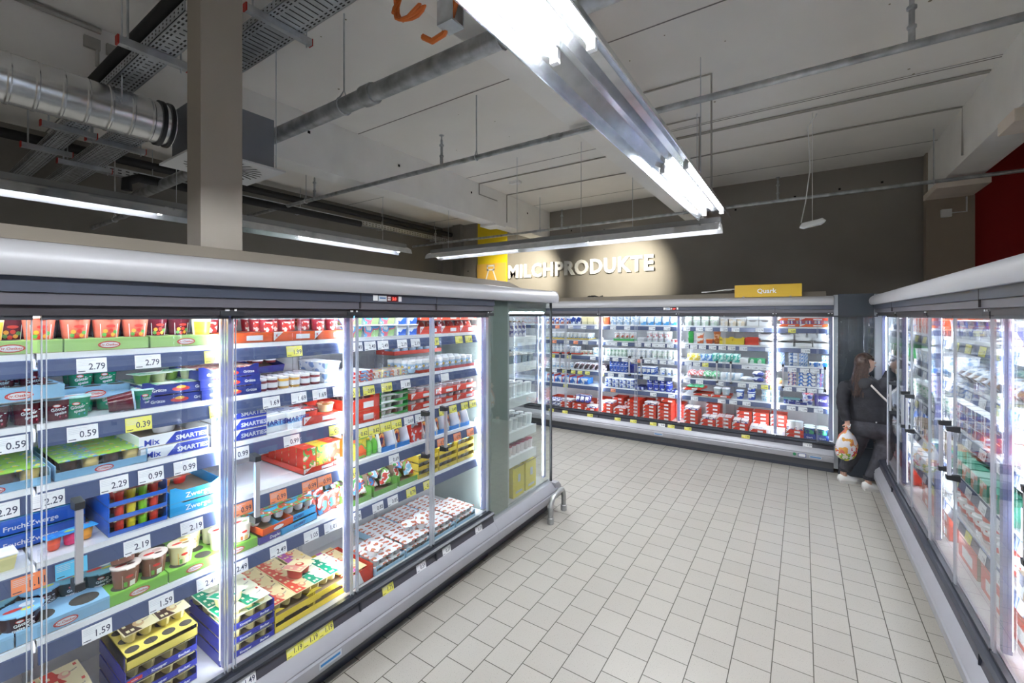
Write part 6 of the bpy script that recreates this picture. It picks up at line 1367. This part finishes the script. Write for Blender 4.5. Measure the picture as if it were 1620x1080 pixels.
# head with face: profile turned to local +x, lifted
hd = MB(); nu, nv = 28, 20
for j in range(nv + 1):
    for i in range(nu):
        th = math.pi * j / nv; ph = 2 * math.pi * i / nu
        x, y, z = math.sin(th) * math.cos(ph), math.sin(th) * math.sin(ph), math.cos(th)
        X, Y, Z = x * .088, y * .072, z * .112
        if x > 0:
            X *= 1 - .10 * max(0, -z)                              # chin
            g = lambda yy, zz, sy, sz: math.exp(-((y - yy) / sy) ** 2 - ((z - zz) / sz) ** 2)
            X += .024 * g(0, -.16, .16, .14) * (x > .6) + .010 * g(0, -.02, .12, .2) * (x > .6)      # nose
            X += .008 * g(0, -.47, .25, .07) - .006 * g(0, -.56, .3, .05) + .010 * g(0, -.78, .3, .15)  # lips, chin
            X -= .010 * (g(.34, .08, .16, .10) + g(-.34, .08, .16, .10))                              # eye sockets
            X += .005 * (g(.36, .27, .25, .07) + g(-.36, .27, .25, .07)) - .004 * g(0, .1, .1, .08)
        Y *= 1 - .22 * max(0, -z - .2)
        hd.v.append((X, Y, Z))
for j in range(nv):
    for i in range(nu):
        i2 = (i + 1) % nu; hd.f.append((j * nu + i, (j + 1) * nu + i, (j + 1) * nu + i2, j * nu + i2)); hd.m.append(0)
HT = Matrix.Translation((.035, 0, 1.445)) @ Matrix.Rotation(R(-8), 4, 'Z') @ Matrix.Rotation(R(-12), 4, 'Y')
# merge head into the body mesh so that it stays one piece
bm_v = [tuple(v.co) for v in bo.data.vertices]; bm_f = [tuple(p.vertices) for p in bo.data.polygons]; mi_ = [0] * len(bm_f)
n0 = len(bm_v); bm_v += [tuple(HT @ Vector(v)) for v in hd.v]; bm_f += [tuple(n0 + k for k in f) for f in hd.f]; mi_ += [0] * len(hd.f)
def addp(mb_, m_):
    global bm_v, bm_f, mi_
    n1 = len(bm_v); bm_v += [tuple(HT @ Vector(v)) for v in mb_.v]; bm_f += [tuple(n1 + k for k in f) for f in mb_.f]; mi_ += [m_] * len(mb_.f)
for s_ in (1, -1):
    addp(MB().lathe([(.004, -.011), (.010, -.007), (.012, 0), (.010, .007), (.004, .011)], 10, (.078, s_ * .026, .010)), 1)
    addp(MB().lathe([(.002, -.005), (.006, 0), (.002, .005)], 8, (.0885, s_ * .026, .010)), 2)
    e = MB().lathe([(.004, -.028), (.010, -.022), (.014, 0), (.017, .018), (.010, .028), (.003, .030)], 10, (0, s_ * .074, -.004), sx=1.0, sy=.45); addp(e, 0)
    addp(MB().box(.078, .086, s_ * .026 - .014, s_ * .026 + .014, .024, .028), 3)
lp = MB().box(.086, .0905, -.017, .017, -.058, -.049); addp(lp, 4)
old = bo.data; nm = bpy.data.meshes.new('body'); nm.from_pydata(bm_v, [], bm_f)
for m in (SKINM, mat('eye_white', (.8, .8, .78), .3), mat('iris', (.05, .03, .02), .3), HAIR, mat('lips', (.45, .16, .14), .45)): nm.materials.append(m)
for p, k in zip(nm.polygons, mi_): p.use_smooth = True; p.material_index = k
bo.data = nm
# hair: cap, fringe and long strands down the back
hb = MB(); nu, nv = 24, 14
for j in range(nv + 1):
    for i in range(nu):
        th = math.pi * .62 * j / nv; ph = 2 * math.pi * i / nu
        x, y, z = math.sin(th) * math.cos(ph), math.sin(th) * math.sin(ph), math.cos(th)
        k = 1.0 + .03 * math.sin(ph * 9)
        cut = max(0, x - .45) * max(0, .42 - z) * 2.2
        hb.v.append((x * .104 * (1 - cut * .6) * k - .006, y * .088 * k, z * .126 + cut * .02))
for j in range(nv):
    for i in range(nu):
        i2 = (i + 1) % nu
        a = hb.v[(j + 1) * nu + i]
        if (a[0] > .055 and a[2] < .045) or (a[0] > -.008 and a[2] < .045) or (a[0] > -.02 and a[2] < -.03): continue
        hb.f.append((j * nu + i, (j + 1) * nu + i, (j + 1) * nu + i2, j * nu + i2)); hb.m.append(0)
hb.v = [tuple(HT @ Vector(v)) for v in hb.v]
random.seed(5)
for q in range(90):
    a = random.uniform(R(104), R(256)); rx_, ry_ = .098 * math.cos(a), .084 * math.sin(a)
    top = HT @ Vector((rx_ * .8, ry_ * .8, .075)); mid = HT @ Vector((rx_ * 1.05, ry_ * 1.05, -.02))
    ln = random.uniform(.26, .36) if math.cos(a) < .2 else random.uniform(.15, .24)
    low = Vector((mid.x - .015 + random.uniform(-.02, .0), mid.y, mid.z - ln * .5)); end = Vector((low.x - .018 + random.uniform(-.02, .02), low.y * .9 - .01, mid.z - ln))
    hb.tube([top, mid, low, end], [.010, .012, .011, .003], 5)
for q in range(34):
    ph = R(-62 + 124 * q / 33); e_ = 74 + 5 * math.sin(q * 2.7)
    pts = [Vector((.095 * math.cos(ph) * math.sin(R(t)) - .002, .081 * math.sin(ph) * math.sin(R(t)), .121 * math.cos(R(t)))) for t in (8, 30, 52, e_)]
    hb.tube([HT @ p for p in pts], [.006, .007, .006, .002], 5)
hb.build('hair', HAIR, wom, angle=70)
# jacket, hood, jeans, shoes
def loft(b, secs, n=24):
    k0 = len(b.v)
    for (cx, cy, z, a, d) in secs:
        for i in range(n):
            t = 2 * math.pi * i / n; u, v = a * math.cos(t), d * math.sin(t); w_ = 1 + .018 * math.sin(t * 5 + z * 23)
            b.v.append((cx + (u * .77 + v * .64) * w_, cy + (-u * .64 + v * .77) * w_, z + .006 * math.sin(3 * t)))
    for j in range(len(secs) - 1):
        for i in range(n):
            i2 = (i + 1) % n; b.f.append((k0 + j * n + i, k0 + j * n + i2, k0 + (j + 1) * n + i2, k0 + (j + 1) * n + i)); b.m.append(0)
    return b
def limb(b, pts, n=16):
    # smooth the chain, then sweep
    P = [Vector(p[:3]) for p in pts]; r = [p[3] for p in pts]; q, rr = [], []
    for i in range(len(P) - 1):
        for s in range(4):
            t = s / 4; p0, p1, p2, p3 = P[max(i - 1, 0)], P[i], P[i + 1], P[min(i + 2, len(P) - 1)]
            q.append(.5 * ((2 * p1) + (p2 - p0) * t + (2 * p0 - 5 * p1 + 4 * p2 - p3) * t * t + (3 * p1 - p0 - 3 * p2 + p3) * t ** 3))
            rr.append((r[i] * (1 - t) + r[i + 1] * t) * (1 + .03 * math.sin((i * 4 + s) * 2.1)))
    q.append(P[-1]); rr.append(r[-1]); b.tube(q, rr, n); return b
b = loft(MB(), [(.085, 0, .775, .185, .14), (.085, 0, .79, .198, .15), (.085, 0, .82, .20, .152), (.085, 0, .90, .205, .155), (.085, 0, 1.0, .205, .155), (.07, 0, 1.1, .198, .148), (.045, 0, 1.17, .18, .135), (.03, 0, 1.225, .155, .115), (.018, 0, 1.27, .11, .09), (.014, 0, 1.31, .065, .06)])
limb(b, [(.09, -.05, 1.16, .07), (.155, -.10, 1.19, .082), (.225, -.085, 1.245, .070), (.285, -.05, 1.31, .064), (.345, -.03, 1.38, .055), (.395, -.01, 1.44, .048)])
limb(b, [(-.07, .06, 1.16, .07), (-.12, .09, 1.155, .078), (-.155, .085, 1.08, .066), (-.178, .07, .98, .060), (-.18, .055, .91, .056), (-.175, .035, .84, .052), (-.163, .024, .78, .046)])
b.build('jacket', JACK, wom, angle=80)
skin('hood', [(-.045, -.04, 1.15, .05), (-.05, -.07, 1.20, .06), (-.02, -.09, 1.245, .055), (.045, -.10, 1.26, .04), (-.06, .0, 1.25, .05)], [(0, 1), (1, 2), (2, 3), (1, 4)], HOOD, wom, 2)
b = loft(MB(), [(.08, 0, .86, .165, .125), (.08, 0, .80, .182, .135), (.08, 0, .74, .20, .152), (.08, 0, .68, .20, .155), (.08, 0, .62, .18, .135), (.08, 0, .58, .12, .08)])
limb(b, [(.155, -.055, .72, .105), (.175, -.065, .63, .112), (.187, -.078, .54, .098), (.165, -.085, .43, .088), (.10, -.08, .28, .073), (.03, -.07, .13, .058)])
limb(b, [(.02, .055, .72, .105), (.012, .068, .63, .112), (.005, .085, .54, .102), (-.01, .11, .43, .092), (-.045, .14, .28, .076), (-.083, .168, .15, .060)])
b.build('jeans', JEAN, wom, angle=80)
MB().tube([(.022, -.07, .125), (.022, -.07, .165)], .058, 16).tube([(-.083, .168, .14), (-.083, .168, .18)], .058, 16).build('jeans_cuff', JACK, wom)
for bx_, by_, tx in ((.005, -.07, 1), (-.095, .17, 1)):
    s_ = MB(); base = len(s_.v)
    prof = [(-.052, .022, .04), (-.042, .036, .065), (-.01, .043, .075), (.04, .045, .066), (.08, .046, .046), (.12, .042, .034), (.16, .030, .022), (.178, .012, .012)]
    n = 12
    for (xx, hw, hh) in prof:
        for i in range(n):
            a = 2 * math.pi * i / n; zz = math.sin(a)
            s_.v.append((bx_ + xx, by_ - xx * .15 + hw * math.cos(a), .012 + (hh if zz > 0 else .01) * zz + .018))
    for j in range(len(prof) - 1):
        for i in range(n):
            i2 = (i + 1) % n; s_.f.append((j * n + i, (j + 1) * n + i, (j + 1) * n + i2, j * n + i2)); s_.m.append(0)
    s_.f.append(tuple(range(n))); s_.m.append(0); s_.f.append(tuple((len(prof) - 1) * n + i for i in range(n - 1, -1, -1))); s_.m.append(0)
    sh_ = s_.build('shoe', SHOE, wom, angle=60)
    MB().prism([(bx_ - .055, by_ - .03), (bx_ + .0, by_ - .046), (bx_ + .10, by_ - .062), (bx_ + .17, by_ - .055), (bx_ + .188, by_ - .03), (bx_ + .17, by_ + .004), (bx_ + .08, by_ + .034), (bx_ - .03, by_ + .04)], .0, .028, 'z').build('sole', SOLE, sh_, smooth=False)
MB().lathe([(.009, 0), (.009, .004)], 10, (0, 0, 0)).build('button', mat('metal_button', (.7, .7, .7), .3, .8), wom).matrix_local = Matrix.Translation((.02, -.165, .80)) @ Matrix.Rotation(R(90), 4, 'X')
MB().lathe([(.009, 0), (.009, .004)], 10, (0, 0, 0)).build('button', mat('metal_button', (.7, .7, .7), .3, .8), wom).matrix_local = Matrix.Translation((.21, -.16, .83)) @ Matrix.Rotation(R(90), 4, 'X')
# crossbody strap and small bag
b = MB(); pts = [(-.02, -.06, 1.28), (.0, -.135, 1.20), (.06, -.178, 1.11), (.13, -.198, 1.03), (.205, -.198, .94), (.27, -.165, .87), (.31, -.11, .81)]
b.tube(pts, .010, 6); tag(b.build('shoulder_bag', mat('pale_strap', (.66, .60, .56), .6)), 'small pale pink shoulder bag with strap across the back of the woman', 'bag')
o = bpy.data.objects['shoulder_bag']; o.location = P0; o.rotation_euler = (0, 0, YAW)
q = MB().box(.285, .35, -.07, .05, .64, .80); q.build('pouch', mat('pale_pink_leather', (.62, .45, .42), .5), o, smooth=False, bevel=.015)
# plastic carrier bag
PB = pr('carrier', '#dfe0e2', '#dfe0e2', '#dfe0e2', '#d8a04a', '#c86a5a', scale=11)
b = MB(); n = 20; ks = 12
for k in range(ks + 1):
    f = k / ks
    w_ = [.012, .02, .045, .075, .095, .108, .116, .120, .120, .118, .108, .085, .02][k]
    for i in range(n):
        a = 2 * math.pi * i / n; wr = 1 + (.10 * math.sin(a * 5 + k * .7) + .06 * math.sin(a * 9 - k)) * (1 - .5 * f)
        b.v.append((w_ * math.cos(a) * wr, w_ * .55 * math.sin(a) * wr, -.40 * f))
for j in range(ks):
    for i in range(n):
        i2 = (i + 1) % n; b.f.append((j * n + i, j * n + i2, (j + 1) * n + i2, (j + 1) * n + i)); b.m.append(1 if (7 <= j <= 9 and i % 7 in (1, 2, 3)) else (2 if j >= 9 and i % 5 else 0))
bag = b.build('carrier_bag', [PB, fc('#dfe0e2', '#c83a4a', '#e8c84a', scale=24), fc('#d8c83a', '#5aa03a', '#e8e0d0', scale=30)], angle=80)
tag(bag, 'full white plastic carrier bag with colourful print held by the woman', 'bag')
bag.matrix_world = Matrix.Translation(P0) @ Matrix.Rotation(YAW, 4, 'Z') @ Matrix.Translation((-.185, .0, .715))
MB().tube([(0, 0, -.02), (.02, .0, .01), (.035, .01, .03)], .007, 6).tube([(0, 0, -.02), (.03, -.01, .0), (.045, .0, .025)], .006, 6).build('handle', WHT, bag)

# ------------------------------------------------------------------ tidy: drop patterns that were never placed
bpy.context.view_layer.update()
for o in list(bpy.data.objects):
    if o.parent is None and o.type == 'MESH' and o.get('label') in (None, 'cup', 'tray', 'pack', 'tub', 'carton', 'jar', 'bottle', 'pouch') and o.get('kind') is None:
        for c in list(o.children):
            for d in list(c.children): bpy.data.objects.remove(d)
            bpy.data.objects.remove(c)
        bpy.data.objects.remove(o)
